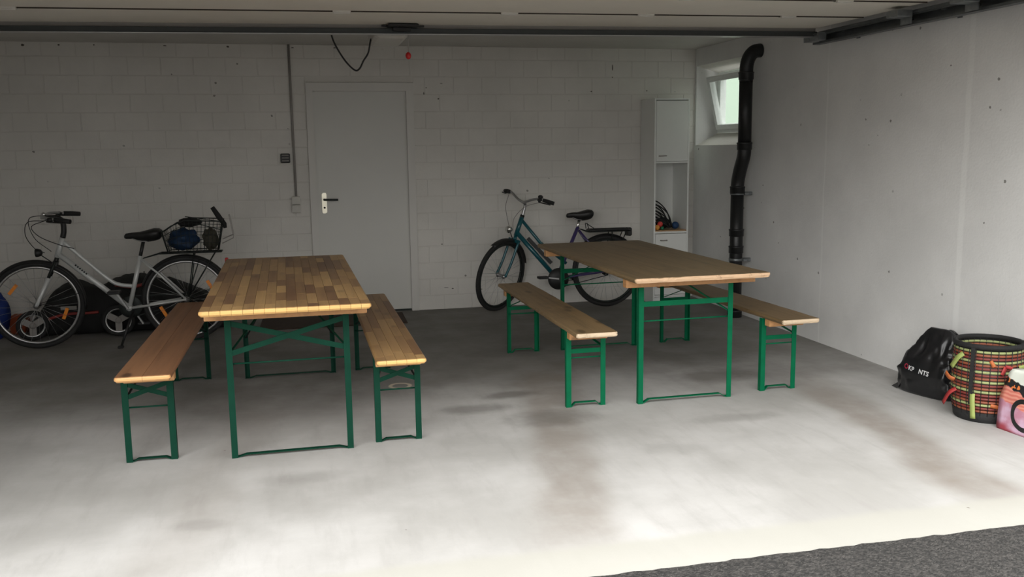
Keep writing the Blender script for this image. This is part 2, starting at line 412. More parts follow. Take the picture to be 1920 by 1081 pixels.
    def mesh(self, name, matn):
        me = bpy.data.meshes.new(name); me.from_pydata([tuple(p) for p in self.v], [], self.f)
        me.polygons.foreach_set('use_smooth', self.sm)
        bm = bmesh.new(); bm.from_mesh(me); bmesh.ops.recalc_face_normals(bm, faces=bm.faces); bm.to_mesh(me); bm.free()
        me.materials.append(MATS[matn]); me.update()
        return me
    def build(self, name, matn, parent=None, bevel=0.):
        o = bpy.data.objects.new(name, self.mesh(name, matn)); COL.objects.link(o)
        if parent is not None: o.parent = parent
        if bevel:
            md = o.modifiers.new('bevel', 'BEVEL'); md.width = bevel; md.segments = 2; md.limit_method = 'ANGLE'
        return o
def inst(me, name, parent=None, loc=(0,0,0)):
    o = bpy.data.objects.new(name, me); COL.objects.link(o); o.location = loc
    if parent is not None: o.parent = parent
    return o
def tag(o, label=None, cat=None, group=None, kind=None):
    for k, v in (('label', label), ('category', cat), ('group', group), ('kind', kind)):
        if v: o[k] = v
    return o
def empty(name, loc=(0,0,0), rot=(0,0,0)):
    o = bpy.data.objects.new(name, None); COL.objects.link(o); o.location = loc; o.rotation_euler = rot
    o.empty_display_size = .1
    return o
def arc(cx, cz, r, a0, a1, n, y=0.):
    return [Vector((cx+r*math.cos(math.radians(a0+(a1-a0)*i/(n-1))), y, cz+r*math.sin(math.radians(a0+(a1-a0)*i/(n-1))))) for i in range(n)]
def bez(pts, n=16):
    """smooth Catmull-Rom curve through points"""
    P = [Vector(p) for p in pts]; P = [P[0]*2-P[1]] + P + [P[-1]*2-P[-2]]; out = []
    for i in range(1, len(P)-2):
        for k in range(n):
            t = k/n; a, bq, c, d = P[i-1], P[i], P[i+1], P[i+2]
            out.append(.5*((2*bq) + (c-a)*t + (2*a-5*bq+4*c-d)*t*t + (3*bq-a-3*c+d)*t**3))
    out.append(P[-2]); return out

# ------------------------------------------------------------------ room
XL, XR, YB, YF, HC, YA = -2.95, 3.7714, 8.444, 3.15, 2.3955, 2.862
DX0, DX1, DZ = .0952, 1.0417, 2.0756
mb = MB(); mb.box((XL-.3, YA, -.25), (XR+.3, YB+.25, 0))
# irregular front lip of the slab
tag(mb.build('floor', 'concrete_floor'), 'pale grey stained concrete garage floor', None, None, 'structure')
# driveway: displaced asphalt near the slab, plain beyond
mb = MB()
nx, ny = 150, 14
xs = [-1.0 + 5.2*i/nx for i in range(nx+1)]; ys = [YA+.012-.9*j/ny for j in range(ny+1)]
vs = []
for j, y in enumerate(ys):
    for i, x in enumerate(xs):
        jag = (.010*noise.noise(Vector((x*22, 3, 1))) + .006*noise.noise(Vector((x*70, 5, 1)))) if j == 0 else 0
        z = .004 + .004*noise.noise(Vector((x*40, y*40, 0)))
        vs.append((x, y+jag, z))
fs = [(j*(nx+1)+i, j*(nx+1)+i+1, (j+1)*(nx+1)+i+1, (j+1)*(nx+1)+i) for j in range(ny) for i in range(nx)]
mb.add(vs, fs, True)
mb.add([(-40,-40,-.02),(40,-40,-.02),(40,YA,-.02),(-40,YA,-.02)], [(0,1,2,3)])
tag(mb.build('driveway', 'asphalt'), 'dark asphalt driveway in front of the garage', None, None, 'structure')

# back wall: recessed joints, painted blocks proud of them
JY = YB+.0032
mb = MB()
for lo, hi in (((XL, JY, 0), (DX0, YB+.22, HC)), ((DX1, JY, 0), (XR, YB+.22, HC)), ((DX0, JY, DZ), (DX1, YB+.22, HC))): mb.box(lo, hi)
mb.box((DX0, YB+.2, 0), (DX1, YB+.22, DZ))
wb = tag(mb.build('wall_back', 'mortar_paint'), 'white painted block wall at the back of the garage', None, None, 'structure')
BW, BH, J = .2635, .1535, .0065
cache = {}
def block_mesh(w, h):
    k = (round(w, 3), round(h, 3))
    if k not in cache:
        c = .0025; m_ = MB()
        vs = [(0,.008,0),(w,.008,0),(w,.008,h),(0,.008,h), (0,c*.8,0),(w,c*.8,0),(w,c*.8,h),(0,c*.8,h), (c,0,c),(w-c,0,c),(w-c,0,h-c),(c,0,h-c)]
        fs = [(8,9,10,11)]
        for r in (0, 4):
            for q in range(4): fs.append((r+q, r+(q+1) % 4, r+4+(q+1) % 4, r+4+q))
        m_.add(vs, fs); cache[k] = m_.mesh('block', 'painted_block')
    return cache[k]
blocks = []
row = 0; z = -.018
while z < HC-.02:
    z0, z1 = max(z, 0), min(z+BH-J, HC)
    x = 1.281 - 20*BW + (BW/2 if row % 2 else 0)
    while x < XR:
        x0, x1 = max(x, XL), min(x+BW-J, XR)
        spans = [(x0, x1)] if x1-x0 > .02 else []
        if z0 < DZ-.01:
            out = []
            for a, bq in spans:
                if bq <= DX0 or a >= DX1: out.append((a, bq))
                else:
                    if DX0-a > .02: out.append((a, DX0))
                    if bq-DX1 > .02: out.append((DX1, bq))
            spans = out
        for a, bq in spans: blocks.append((a, bq, z0, z1))
        x += BW
    z += BH; row += 1
blocks.sort(key=lambda q: -q[0])
rest = MB()
for i, (a, bq, z0, z1) in enumerate(blocks):
    if z1-z0 < .02: continue
    dep = random.uniform(-.0008, .0008)
    if i < 298: inst(block_mesh(bq-a, z1-z0), 'block', wb, (a, YB+dep, z0))
    else:
        me = block_mesh(bq-a, z1-z0)
        rest.add([v.co + Vector((a, YB+dep, z0)) for v in me.vertices], [tuple(p.vertices) for p in me.polygons])
tag(rest.build('blocks', 'painted_block', wb), None, None, None, 'stuff')

# chipped spots in the paint: small dark hollows
for (x, z, w, h) in ((1.138, 1.981, .010, .030), (1.268, 1.933, .022, .016), (1.16, 2.03, .02, .008), (1.30, 2.07, .03, .006), (-2.151, 2.368, .03, .02), (-1.877, 2.371, .022, .014), (-1.606, 2.374, .016, .012),
                     (-1.05, 2.374, .03, .01), (-.54, 2.372, .03, .018), (.0, 2.37, .03, .01), (.36, 2.372, .03, .01), (1.30, .20, .05, .006), (1.36, .19, .022, .012), (1.27, .61, .012, .02), (2.72, 2.0, .016, .016), (2.93, 2.22, .012, .06), (2.93, 2.13, .012, .014)):
    mb = MB(); n_ = 9
    ring = [(math.cos(2*math.pi*k/n_)*w/2*random.uniform(.6, 1.1), math.sin(2*math.pi*k/n_)*h/2*random.uniform(.6, 1.1)) for k in range(n_)]
    mb.loft([[Vector((x+a, YB-.0022, z+bq)) for a, bq in ring], [Vector((x+a, YB+.001, z+bq)) for a, bq in ring]], False); mb.build('paint_chip', 'chip_dark', wb)
# right wall with the window opening
WY0, WY1, WZ0, WZ1 = 7.40, 8.415, 1.487, 2.235
TW = .30
mb = MB()
mb.box((XR, YF, 0), (XR+TW, WY0, HC)); mb.box((XR, WY1, 0), (XR+TW, YB+.2, HC))
mb.box((XR, WY0, 0), (XR+TW, WY1, WZ0-.001)); mb.box((XR, WY0, WZ1), (XR+TW, WY1, HC))
wr = tag(mb.build('wall_right', 'painted_concrete'), 'white painted concrete side wall with dark specks', None, None, 'structure')
# sloping sill and splayed head inside the opening
IX = XR+.225
mb = MB()
mb.add([(XR+.002, WY0, WZ0-.001), (XR+.002, WY1, WZ0-.001), (IX, WY1, 1.60), (IX, WY0, 1.60), (IX, WY1, WZ0-.001), (IX, WY0, WZ0-.001)],
       [(0,1,2,3),(0,3,5),(1,4,2),(2,4,5,3),(0,5,4,1)])
mb.build('sloping_sill', 'reveal_paint', wr)
mb = MB()
mb.add([(XR+.002, WY0, WZ1), (XR+.002, WY1, WZ1), (IX, WY1, 2.175), (IX, WY0, 2.175), (IX, WY1, WZ1), (IX, WY0, WZ1)],
       [(0,3,2,1),(0,5,3),(1,2,4),(2,3,5,4),(0,1,4,5)])
mb.build('splayed_head', 'reveal_paint', wr)
# tilted window
FY0, FY1, FZ0, FZ1 = WY0+.03, WY1-.03, 1.60, 2.175
mb = MB()
for lo, hi in (((IX, FY0-.03, FZ0), (IX+.06, FY1+.03, FZ0+.045)), ((IX, FY0-.03, FZ1-.045), (IX+.06, FY1+.03, FZ1)),
               ((IX, FY0-.03, FZ0+.045), (IX+.06, FY0+.03, FZ1-.045)), ((IX, FY1-.03, FZ0+.045), (IX+.06, FY1+.03, FZ1-.045))): mb.box(lo, hi, .003)
w1 = tag(mb.build('window_1', 'upvc'), 'small white window tilted open in the side wall', None, None, 'structure')
tilt = math.radians(-13)
def TS(p):                      # sash tilts inwards about its bottom edge
    q = Matrix.Rotation(tilt, 4, 'Y') @ Vector((p.x-IX, 0, p.z-(FZ0+.04)))
    return Vector((IX-.005+q.x, p.y, FZ0+.04+q.z))
mb = MB(); mb.T = TS
SY0, SY1, SZ0, SZ1 = FY0+.015, FY1-.015, FZ0+.035, FZ1-.03
for lo, hi in (((IX-.03, SY0, SZ0), (IX+.03, SY1, SZ0+.05)), ((IX-.03, SY0, SZ1-.05), (IX+.03, SY1, SZ1)),
               ((IX-.03, SY0, SZ0+.05), (IX+.03, SY0+.05, SZ1-.05)), ((IX-.03, SY1-.05, SZ0+.05), (IX+.03, SY1, SZ1-.05))): mb.box(lo, hi, .004)
sash = mb.build('sash', 'upvc', w1)
mb = MB(); mb.T = TS; mb.box((IX-.012, SY0+.045, SZ0+.045), (IX+.008, SY1-.045, SZ1-.045)); mb.build('pane', 'glass', sash)
# pale garden wall outside the window
mb = MB()
mb.box((5.6, 6.3, -.1), (5.8, 15.5, 3.7), .01); mb.box((5.55, 6.3, 3.7), (5.85, 15.5, 3.78), .01)
tag(mb.build('wall_outside', 'outside_render'), 'pale green wall seen through the tilted window', None, None, 'structure')

mb = MB(); mb.box((XL-.2, YF, 0), (XL, YB+.2, HC)); tag(mb.build('wall_left', 'painted_concrete'), 'painted side wall left of the bicycles', None, None, 'structure')
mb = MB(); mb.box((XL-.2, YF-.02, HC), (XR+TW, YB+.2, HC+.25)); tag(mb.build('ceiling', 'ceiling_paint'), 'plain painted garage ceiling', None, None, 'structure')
OX0, OX1, OZ = -2.0, 3.62, 2.20
mb = MB(); mb.box((XL-.2, YF-.25, 0), (OX0, YF, 3.3)); mb.box((OX1+.05, YF-.25, 0), (XR+TW, YF, 3.3)); mb.box((OX0, YF-.25, OZ), (OX1+.05, YF, 3.3))
tag(mb.build('wall_front', 'facade'), 'rendered front wall around the garage opening', None, None, 'structure')

# inner door
mb = MB()
mb.box((DX0+.055, YB+.012, .018), (DX1-.065, YB+.05, DZ-.075), .003)
d1 = tag(mb.build('door_1', 'door_paint'), 'plain white inner door in the block wall', None, None, 'structure')
mb = MB()
for lo, hi in (((DX0, YB-.022, 0), (DX0+.058, YB+.10, DZ)), ((DX1-.068, YB-.022, 0), (DX1, YB+.10, DZ)), ((DX0+.058, YB-.022, DZ-.078), (DX1-.068, YB+.10, DZ))): mb.box(lo, hi, .004)
mb.build('door_frame', 'door_frame_paint', d1)
mb = MB(); mb.box((DX0+.058, YB+.02, 0), (DX1-.068, YB+.045, .018)); mb.build('threshold', 'steel_dark', d1)
hx = .216; hy = YB+.012
mb = MB()
pl = [(hx-.021, .935), (hx-.012, .925), (hx+.012, .925), (hx+.021, .935), (hx+.021, 1.095), (hx+.012, 1.108), (hx-.012, 1.108), (hx-.021, 1.095)]
mb.loft([[Vector((x, hy, z)) for x, z in pl], [Vector((x, hy-.009, z)) for x, z in pl]], False)
hp = mb.build('handle_plate', 'cream_plate', d1)
mb = MB(); mb.tube(bez([(hx, hy-.008, 1.048), (hx, hy-.05, 1.048), (hx+.02, hy-.062, 1.048), (hx+.12, hy-.062, 1.046)], 6), .0095, 10)
mb.build('lever', 'steel_dark', hp)
mb = MB(); mb.lathe((hx, hy-.008, .975), (0,-1,0), [(.009, 0), (.009, .004)], 14); mb.build('keyhole', 'black_plastic', hp)

# overhead sectional door, slid in under the ceiling
def slope_z(x): return .022*(x-.9)/2.7            # the leaf hangs slightly lower on the left
d2 = tag(empty('door_2', (0, 0, 0)), 'white overhead sectional door slid open under the ceiling', None, None, 'structure')
PZ = 2.265
edges = [6.02, 5.45, 4.83, 4.22, 3.62]
for i in range(4):
    y1, y0 = edges[i]-.006, edges[i+1]+.006
    mb = MB(); mb.T = lambda p: Vector((p.x, p.y, p.z+slope_z(p.x)))
    # panel with two shallow ribs pressed into the underside
    prof = [(y0, PZ), (y0+.012, PZ-.004), (y1-.012, PZ-.004), (y1, PZ), (y1, PZ+.04), (y0, PZ+.04)]
    mb.loft([[Vector((x, y, z)) for y, z in prof] for x in (OX0+.02, OX1-.03)], False)
    pn = mb.build('door_panel', 'sect_panel', d2)
    mb = MB(); mb.T = lambda p: Vector((p.x, p.y, p.z+slope_z(p.x)))
    mb.box((OX0+.02, y0-.010, PZ-.0085), (OX1-.03, y0-.002, PZ+.03), .001); mb.build('joint_shadow', 'joint_shadow_brown', pn)  # dark strip standing in for the shadow gap between panels
    for hxx in (-1.45, .28, 1.25, 2.1, 3.05):
        if i == 0: continue
        mb = MB(); mb.T = lambda p: Vector((p.x, p.y, p.z+slope_z(p.x)))
        mb.box((hxx-.05, y1-.018, PZ-.012), (hxx+.05, y1+.026, PZ-.002), .002); mb.tube([(hxx-.045, y1+.004, PZ-.013), (hxx+.045, y1+.004, PZ-.013)], .005, 8)
        mb.build('hinge', 'white_plastic', pn)
mb = MB(); mb.T = lambda p: Vector((p.x, p.y, p.z+slope_z(p.x)))
mb.box((OX0+.02, 5.995, 2.204), (OX1-.03, 6.03, 2.238), .002); mb.build('stiffening_bar', 'dark_bar', d2)
mb = MB(); mb.T = lambda p: Vector((p.x, p.y, p.z+slope_z(p.x)))
mb.box((OX0+.02, 5.985, 2.200), (OX1-.03, 6.04, 2.204)); mb.build('bar_lip', 'alloy', d2)
mb = MB(); mb.T = lambda p: Vector((p.x, p.y, p.z+slope_z(p.x)))
mb.box((OX0+.02, 6.018, 2.238), (OX1-.03, 6.028, 2.315)); mb.build('end_strip', 'grey_plastic', d2)
# roller brackets at the panel joints on the right edge
for i, yj in enumerate((5.02, 4.46)):
    mb = MB()
    mb.box((3.50, yj-.05, 2.222), (3.60, yj+.06, 2.262), .003)
    mb.box((3.595, yj-.045, 2.183), (3.602, yj+.055, 2.262), .001)
    mb.tube([(3.60, yj, 2.215), (3.645, yj, 2.215)], .007, 8)
    for dy in (-.03, .0, .035):
        mb.lathe((3.594, yj+dy, 2.235), (-1,0,0), [(.007, 0), (.007, .005)], 8)
    br = mb.build('roller_bracket', 'galvanised', d2)
# wall track on the right
trk = tag(empty('door_track', (3.64, 4.6, 2.2)), 'galvanised steel door track running along the top of the side wall', 'track')
def TP(p): return p - Vector((3.64, 4.6, 2.2))
mb = MB(); mb.T = TP
prof = [(.0, -.035), (.055, -.035), (.055, .035), (.0, .035), (.0, .020), (.004, .020), (.004, .031), (.050, .031), (.050, -.031), (.004, -.031), (.004, -.020), (0, -.020)]
mb.loft([[Vector((3.62+x, y, 2.215+z)) for x, z in prof] for y in (3.2, 6.10)], False); mb.build('channel', 'track_steel', trk)
mb = MB(); mb.T = TP; mb.box((3.612, 3.2, 2.243), (3.64, 6.02, 2.262), .002); mb.build('upper_channel', 'track_steel', trk)
mb = MB(); mb.T = TP; mb.box((3.565, 5.93, 2.196), (3.622, 6.13, 2.250), .003)
for dy in (5.95, 6.0, 6.06, 6.11):
    for zz in (2.208, 2.24): mb.lathe((3.565, dy, zz), (-1,0,0), [(.006, 0), (.006, .004)], 8)
mb.build('end_bracket', 'galvanised', trk)
for yy in (3.4, 4.75, 5.75):
    mb = MB(); mb.T = TP; mb.box((3.655, yy, 2.235), (XR, yy+.04, 2.24)); mb.box((XR-.005, yy, 2.19), (XR, yy+.04, 2.28)); mb.build('wall_bracket', 'galvanised', trk)

# opener
op = tag(empty('door_opener', (.66, 6.75, 2.23)), 'white garage door opener box under the ceiling above the inner door', 'opener')
def TO(p): return p - Vector((.66, 6.75, 2.23))
mb = MB(); mb.T = TO
rings = []
for z, i in ((2.235, .03), (2.25, .006), (2.30, 0), (2.345, .004)):
    rings.append([Vector((x, y, z)) for x, y in ((.56+i, 6.5+i), (.77-i, 6.5+i), (.785-i, 6.55), (.785-i, 7.05-i), (.545+i, 7.05-i), (.545+i, 6.55))])
mb.loft(rings, False); mb.build('housing', 'white_plastic', op, .004)
mb = MB(); mb.T = TO; mb.box((.61, 6.492, 2.262), (.70, 6.502, 2.285), .002); mb.build('lamp_slot', 'grey_plastic', op)
mb = MB(); mb.T = TO; mb.box((.63, 3.3, 2.345), (.70, 7.02, 2.385), .002); mb.build('drive_rail', 'track_steel', op)
mb = MB(); mb.T = TO; mb.box((.60, 6.02, 2.285), (.76, 6.16, 2.345), .006); mb.box((.585, 5.90, 2.236), (.775, 5.992, 2.254), .004); mb.box((.62, 5.94, 2.214), (.73, 5.992, 2.236), .003); mb.box((.55, 5.985, 2.244), (.82, 5.994, 2.256), .002); mb.build('carriage', 'black_plastic', op)
for xx in (.575, .755):
    mb = MB(); mb.T = TO; mb.box((xx-.012, 6.8, 2.34), (xx+.012, 6.83, HC)); mb.build('ceiling_strap', 'galvanised', op)
cd = tag(empty('release_cord', (.73, 6.12, 2.07)), 'thin cord with red knob hanging below the door opener', 'cord')
mb = MB(); mb.T = lambda p: p-Vector((.73, 6.12, 2.07)); mb.tube([(.733, 6.12, 2.283), (.731, 6.12, 2.10)], .0035, 6); mb.build('cord', 'grey_plastic', cd)
mb = MB(); mb.T = lambda p: p-Vector((.73, 6.12, 2.07)); mb.lathe((.73, 6.12, 2.058), (0,0,1), [(.004, 0), (.014, .006), (.019, .022), (.016, .036), (.006, .045)], 16); mb.build('knob', 'red_plastic', cd)
mb = MB(); mb.tube(bez([(.265, 6.8, HC), (.27, 6.8, 2.30), (.295, 6.8, 2.22), (.36, 6.8, 2.11), (.425, 6.8, 2.045), (.46, 6.8, 2.055), (.49, 6.8, 2.11), (.525, 6.8, 2.165), (.545, 6.8, 2.25), (.56, 6.8, 2.27)], 8), .006, 8)
tag(mb.build('power_cable', 'black_plastic'), 'black cable looping from the ceiling to the door opener', 'cable')

# conduit with switch and socket; black grille
cn = tag(empty('cable_conduit', (-.03, YB, .93)), 'thin grey vertical conduit beside the inner door with two square switch boxes', 'conduit')
TC = lambda p: p - Vector((-.03, YB, .93))
mb = MB(); mb.T = TC; mb.tube([(-.034, YB-.011, HC), (-.028, YB-.011, 1.08)], .0105, 10); mb.build('conduit_pipe', 'grey_plastic', cn)
for z0, z1 in ((1.012, 1.084), (.938, 1.008)):
    mb = MB(); mb.T = TC; mb.box((-.067, YB-.045, z0), (.005, YB, z1), .006); bx = mb.build('switch_box', 'white_plastic', cn)
    mb = MB(); mb.T = TC; mb.box((-.055, YB-.050, z0+.014), (-.007, YB-.044, z1-.014), .002); mb.build('rocker', 'white_plastic', bx)
gr = tag(empty('wall_switch', (-.105, YB, 1.42)), 'small square black wall unit with three grey bars left of the conduit', 'switch')
TG = lambda p: p - Vector((-.105, YB, 1.42))
mb = MB(); mb.T = TG; mb.box((-.148, YB-.018, 1.377), (-.064, YB, 1.460), .008); mb.build('casing', 'black_plastic', gr)
for k in range(3):
    mb = MB(); mb.T = TG; mb.box((-.136, YB-.023, 1.393+k*.0245), (-.076, YB-.017, 1.402+k*.0245), .002); mb.build('bar', 'grey_plastic', gr)

# doormat
mb = MB(); mb.T = lambda p: Matrix.Rotation(-.02, 4, 'Z') @ p
mb.box((-.62, -.25, 0), (.62, .25, .014), .005)
o = mb.build('doormat', 'mat_brown'); o.location = (.245, 8.08, 0); tag(o, 'flat dark brown doormat in front of the inner door', 'doormat')

# ------------------------------------------------------------------ downpipe
pp = tag(empty('downpipe', (3.655, 7.28, 0)), 'black plastic downpipe with two bends standing against the side wall', 'pipe')
TPp = lambda p: p - Vector((3.655, 7.28, 0))
PR = .055; px = 3.652; yl = 7.275; yu = 7.165
def pipe_part(name, fn, m_='pipe_black'):
    mb = MB(); mb.T = TPp; fn(mb); return mb.build(name, m_, pp)
pipe_part('lower_pipe', lambda mb: mb.tube([(px, yl, 0), (px, yl, .6), (px, yl, 1.12)], PR, 24))
pipe_part('lower_bend', lambda mb: mb.tube(bez([(px, yl, 1.08), (px, yl, 1.14), (px, yl-.012, 1.20), (px, yl-.05, 1.29), (px, yu+.012, 1.38), (px, yu, 1.44), (px, yu, 1.50)], 6), PR+.001, 24))
pipe_part('upper_pipe', lambda mb: mb.tube([(px, yu, 1.46), (px, yu, 2.06)], PR, 24))
pipe_part('upper_bend', lambda mb: mb.tube(bez([(px, yu, 2.0), (px, yu, 2.09), (px+.004, yu-.004, 2.15), (px+.022, yu-.012, 2.205), (px+.055, yu-.016, 2.240), (px+.09, yu-.018, 2.250), (XR-.004, yu-.018, 2.252)], 6), PR+.001, 24))
for zz, yy, nm in ((.735, yl, 'collar'), (.59, yl, 'collar'), (1.10, yl, 'collar'), (2.045, yu, 'collar'), (1.47, yu, 'collar'), (.03, yl, 'collar')):
    pipe_part(nm, lambda mb: mb.lathe((px, yy, zz-.03), (0,0,1), [(PR+.0, 0), (PR+.007, .004), (PR+.007, .05), (PR+.010, .053), (PR+.010, .062), (PR+.0, .066)], 24))
for zz, yy in ((1.062, yl), (.495, yl)):
    def clamp(mb):
        mb.lathe((px, yy, zz), (0,0,1), [(PR, 0), (PR+.005, 0), (PR+.005, .022), (PR, .022)], 24)
        mb.box((px+PR, yy-.04, zz-.004), (XR, yy-.015, zz+.026), .003); mb.box((px+PR-.02, yy-.075, zz), (px+PR+.045, yy-.055, zz+.022), .002)
        mb.lathe((px+PR+.02, yy-.08, zz+.011), (0,1,0), [(.008, 0), (.008, .03)], 8)
    pipe_part('pipe_clamp', clamp, 'galvanised')

# ------------------------------------------------------------------ tables and benches
def rounded_point(x, y, W, L, R, d):
    """move a point on the outline of a rounded rectangle inwards by d"""
    hx_ = W/2
    cx = max(-hx_+R, min(hx_-R, x)); cy = max(R, min(L-R, y))
    n = Vector((x-cx, y-cy))
    if n.length < R*.95: return x, y
    n.normalize(); return x-n.x*d, y-n.y*d
def clip_round(x0, x1, y0, y1, W, L, R):
    """rectangle as polygon, with rounded outline where it meets a corner of the board"""
    pts = []
    hx_ = W/2
    for (x, y, sx, sy) in ((x0, y0, -1, -1), (x1, y0, 1, -1), (x1, y1, 1, 1), (x0, y1, -1, 1)):
        at_x = abs(abs(x)-hx_) < 1e-6 and x*sx > 0; at_y = (sy < 0 and y < 1e-6) or (sy > 0 and y > L-1e-6)
        if at_x and at_y:
            cx = sx*(hx_-R); cy = R if sy < 0 else L-R
            a0 = {(-1,-1): 180, (1,-1): 270, (1,1): 0, (-1,1): 90}[(sx, sy)]
            for k in range(5):
                a = math.radians(a0+90*k/4); pts.append((cx+R*math.cos(a), cy+R*math.sin(a)))
        else: pts.append((x, y))
    return pts
def piece(x0, x1, y0, y1, W, L, R, ztop, t, ch, matn, name, parent, gap=.0006):
    poly = clip_round(x0, x1, y0, y1, W, L, R)
    mx = (x0+x1)/2; my = (y0+y1)/2
    def ring(z, d):
        out = []
        for x, y in poly:
            X, Y = rounded_point(x, y, W, L, R, d)
            if abs(x) < W/2-1e-6: X += gap*(1 if x < mx else -1)
            if 1e-6 < y < L-1e-6: Y += gap*(1 if y < my else -1)
            out.append(Vector((X, Y, z)))
        return out
    mb = MB(); mb.loft([ring(ztop-t, ch), ring(ztop-t+ch, .0), ring(ztop-ch*.9, .0), ring(ztop-ch*.3, ch*.35), ring(ztop, ch)], False)
    return mb.build(name, matn, parent)
def staved_top(parent, W, L, ztop, t, n, lens, matn, name='stave', core='pine_batten', R=.018, ch=.009):
    # thin core under the staves carries them
    mb = MB(); mb.box((-W/2+.03, .03, ztop-t*.75), (W/2-.03, L-.03, ztop-t*.35)); top = mb.build('tabletop' if W > .4 else 'seat', core, parent)
    w = W/n
    for i in range(n):
        x0 = -W/2+i*w; x1 = W/2 if i == n-1 else x0+w
        ycuts = [0.]
        y = random.uniform(.4, 1.)*lens[0]
        while y < L-.12: ycuts.append(y); y += random.uniform(*lens)
        ycuts.append(L)
        for a, bq in zip(ycuts[:-1], ycuts[1:]): piece(x0, x1, a, bq, W, L, R, ztop, t, ch, matn, name, top)
    return top
def worn_slab(parent, W, L, ztop, t, matn, name, seed, R=.02, amp=.006, front=True):
    """solid board, outline resampled and chipped"""
    hx_ = W/2; poly = []
    step = .012
    def seg(a, bq):
        n = max(1, int((Vector(bq)-Vector(a)).length/step)); return [(a[0]+(bq[0]-a[0])*k/n, a[1]+(bq[1]-a[1])*k/n) for k in range(n)]
    cs = clip_round(-hx_, hx_, 0, L, W, L, R)
    for a, bq in zip(cs, cs[1:]+cs[:1]): poly += seg(a, bq)
    def ring(z, d, k):
        out = []
        for x, y in poly:
            c = noise.noise(Vector((x*9+seed, y*6, k*.7+seed)))*amp + .5*amp*noise.noise(Vector((x*40+seed, y*22, k+seed)))
            X, Y = rounded_point(x, y, W, L, R, d+max(-.001, c)); out.append(Vector((X, Y, z)))
        return out
    mb = MB(); mb.loft([ring(ztop-t, .006, 0), ring(ztop-t*.75, .001, 1), ring(ztop-t*.45, .0, 2), ring(ztop-t*.15, .002, 3), ring(ztop-t*.03, .005, 4), ring(ztop, .010, 4)], False)
    return mb.build(name, matn, parent)
def leg_frame(root, y, s, lw, ztop, style, gm, hts, bench, far):
    """one folding end frame; s=+1 means the outside faces the near end (-y)"""
    A = .030; T = .004
    for sx in (-1, 1):
        mb = MB(); x = sx*lw/2
        pr = [(0, 0), (-sx*A, 0), (-sx*A, s*T), (-sx*T, s*T), (-sx*T, s*A), (0, s*A)]
        mb.loft([[Vector((x+a, y+bq, z)) for a, bq in pr] for z in (0, ztop)], False)
        mb.build('leg', gm, root)
    xi = lw/2-.004; yb = y+s*.007
    if style == 'X':
        for k in (-1, 1):
            mb = MB(); mb.obox((k*-xi, yb+k*.002, hts[0]), (k*xi, yb+k*.002, hts[1]), .004, .026 if not bench else .022); mb.build('cross_brace', gm, root)
    else:
        mb = MB(); mb.obox((-xi, yb, hts[0]), (xi, yb, hts[0]), .004, .030 if not bench else .026); mb.build('cross_bar', gm, root)
    mb = MB(); mb.tube([(-xi, yb+s*.006, hts[2]), (xi, yb+s*.006, hts[2])], .0042, 8); mb.build('rod', gm, root)
    e = .03; q = .065 if not bench else .05; rz = .024 if style == 'H' else .014
    mb = MB(); pf = [(-.013, -.002), (.013, -.002), (.013, .002), (-.013, .002)]
    mb.sweep([(-xi, y+s*.016, .004), (-xi+e, y+s*.016, .004), (-xi+q, y+s*.016, rz), (xi-q, y+s*.016, rz), (xi-e, y+s*.016, .004), (xi, y+s*.016, .004)], pf, False, False, True, (0,0,1))
    mb.build('foot_bar', gm, root)
    # folding struts up to the underside
    if style == 'X':
        for sx in (-1, 1):
            z0 = (.27 if far else .52) if not bench else .315
            dy = .62 if not bench else .26
            mb = MB(); mb.obox((sx*(xi-.012), y+s*.012, z0), (sx*(.05 if not bench else .03), y+s*dy, ztop-.012), .010, .004); mb.build('strut', 'steel_dark' if far or bench else gm, root)
    else:
        sx = 1 if s > 0 else -1
        z0 = .515 if not bench else .345
        mb = MB(); mb.obox((sx*(xi-.008), y+s*.014, z0), (sx*(.0 if not bench else -.01), y+s*(.30 if not bench else .22), ztop-.006), .020, .004); mb.build('strut', gm, root)
def furniture(name, loc, ang, W, L, h, lw, inset, style, gm, top, label, cat, group, pdx=0., ldx=0., seed=1.):
    bench = h < .6
    root = tag(empty(name, (loc[0], loc[1], 0), (0, 0, ang)), label, cat, group)
    t = .027 if not bench else .026; ct = .048 if not bench else .042
    sub = empty('tmp') if False else root
    # top
    hold = []
    before = set(bpy.data.objects)
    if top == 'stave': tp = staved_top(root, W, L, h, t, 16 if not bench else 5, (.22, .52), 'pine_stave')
    elif top == 'plank':
        tp = staved_top(root, W, L, h, t, 2, (3, 3.1), 'pine_plank', 'plank')
    else:
        tp = worn_slab(root, W, L, h, t, 'weathered_top' if not bench else 'weathered_bench', 'tabletop' if not bench else 'seat', seed)
    tp.location.x += pdx
    bm_ = 'pine_batten'
    for y0, y1 in ((.165, .215), (L-.215, L-.165)):
        mb = MB(); mb.box((-W/2+.01+pdx, y0, h-t-ct), (W/2-.01+pdx, y1, h-t), .003); mb.build('batten', bm_, root)
    hts = {('X', False): (.672, .515, .468), ('X', True): (.392, .316, .270), ('H', False): (.586, 0, .486), ('H', True): (.328, 0, .288)}[(style, bench)]
    b4 = set(bpy.data.objects)
    leg_frame(root, inset, 1, lw, h-t-.003, style, gm, hts, bench, False)
    leg_frame(root, L-inset, -1, lw, h-t-.003, style, gm, hts, bench, True)
    if ldx:
        for o in set(bpy.data.objects)-b4: o.location.x += ldx
    return root
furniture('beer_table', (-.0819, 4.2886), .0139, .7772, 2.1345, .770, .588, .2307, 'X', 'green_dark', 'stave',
          'honey-coloured laminated pine table with dark green folding legs in front of the inner door', 'table', 'folding beer tables')
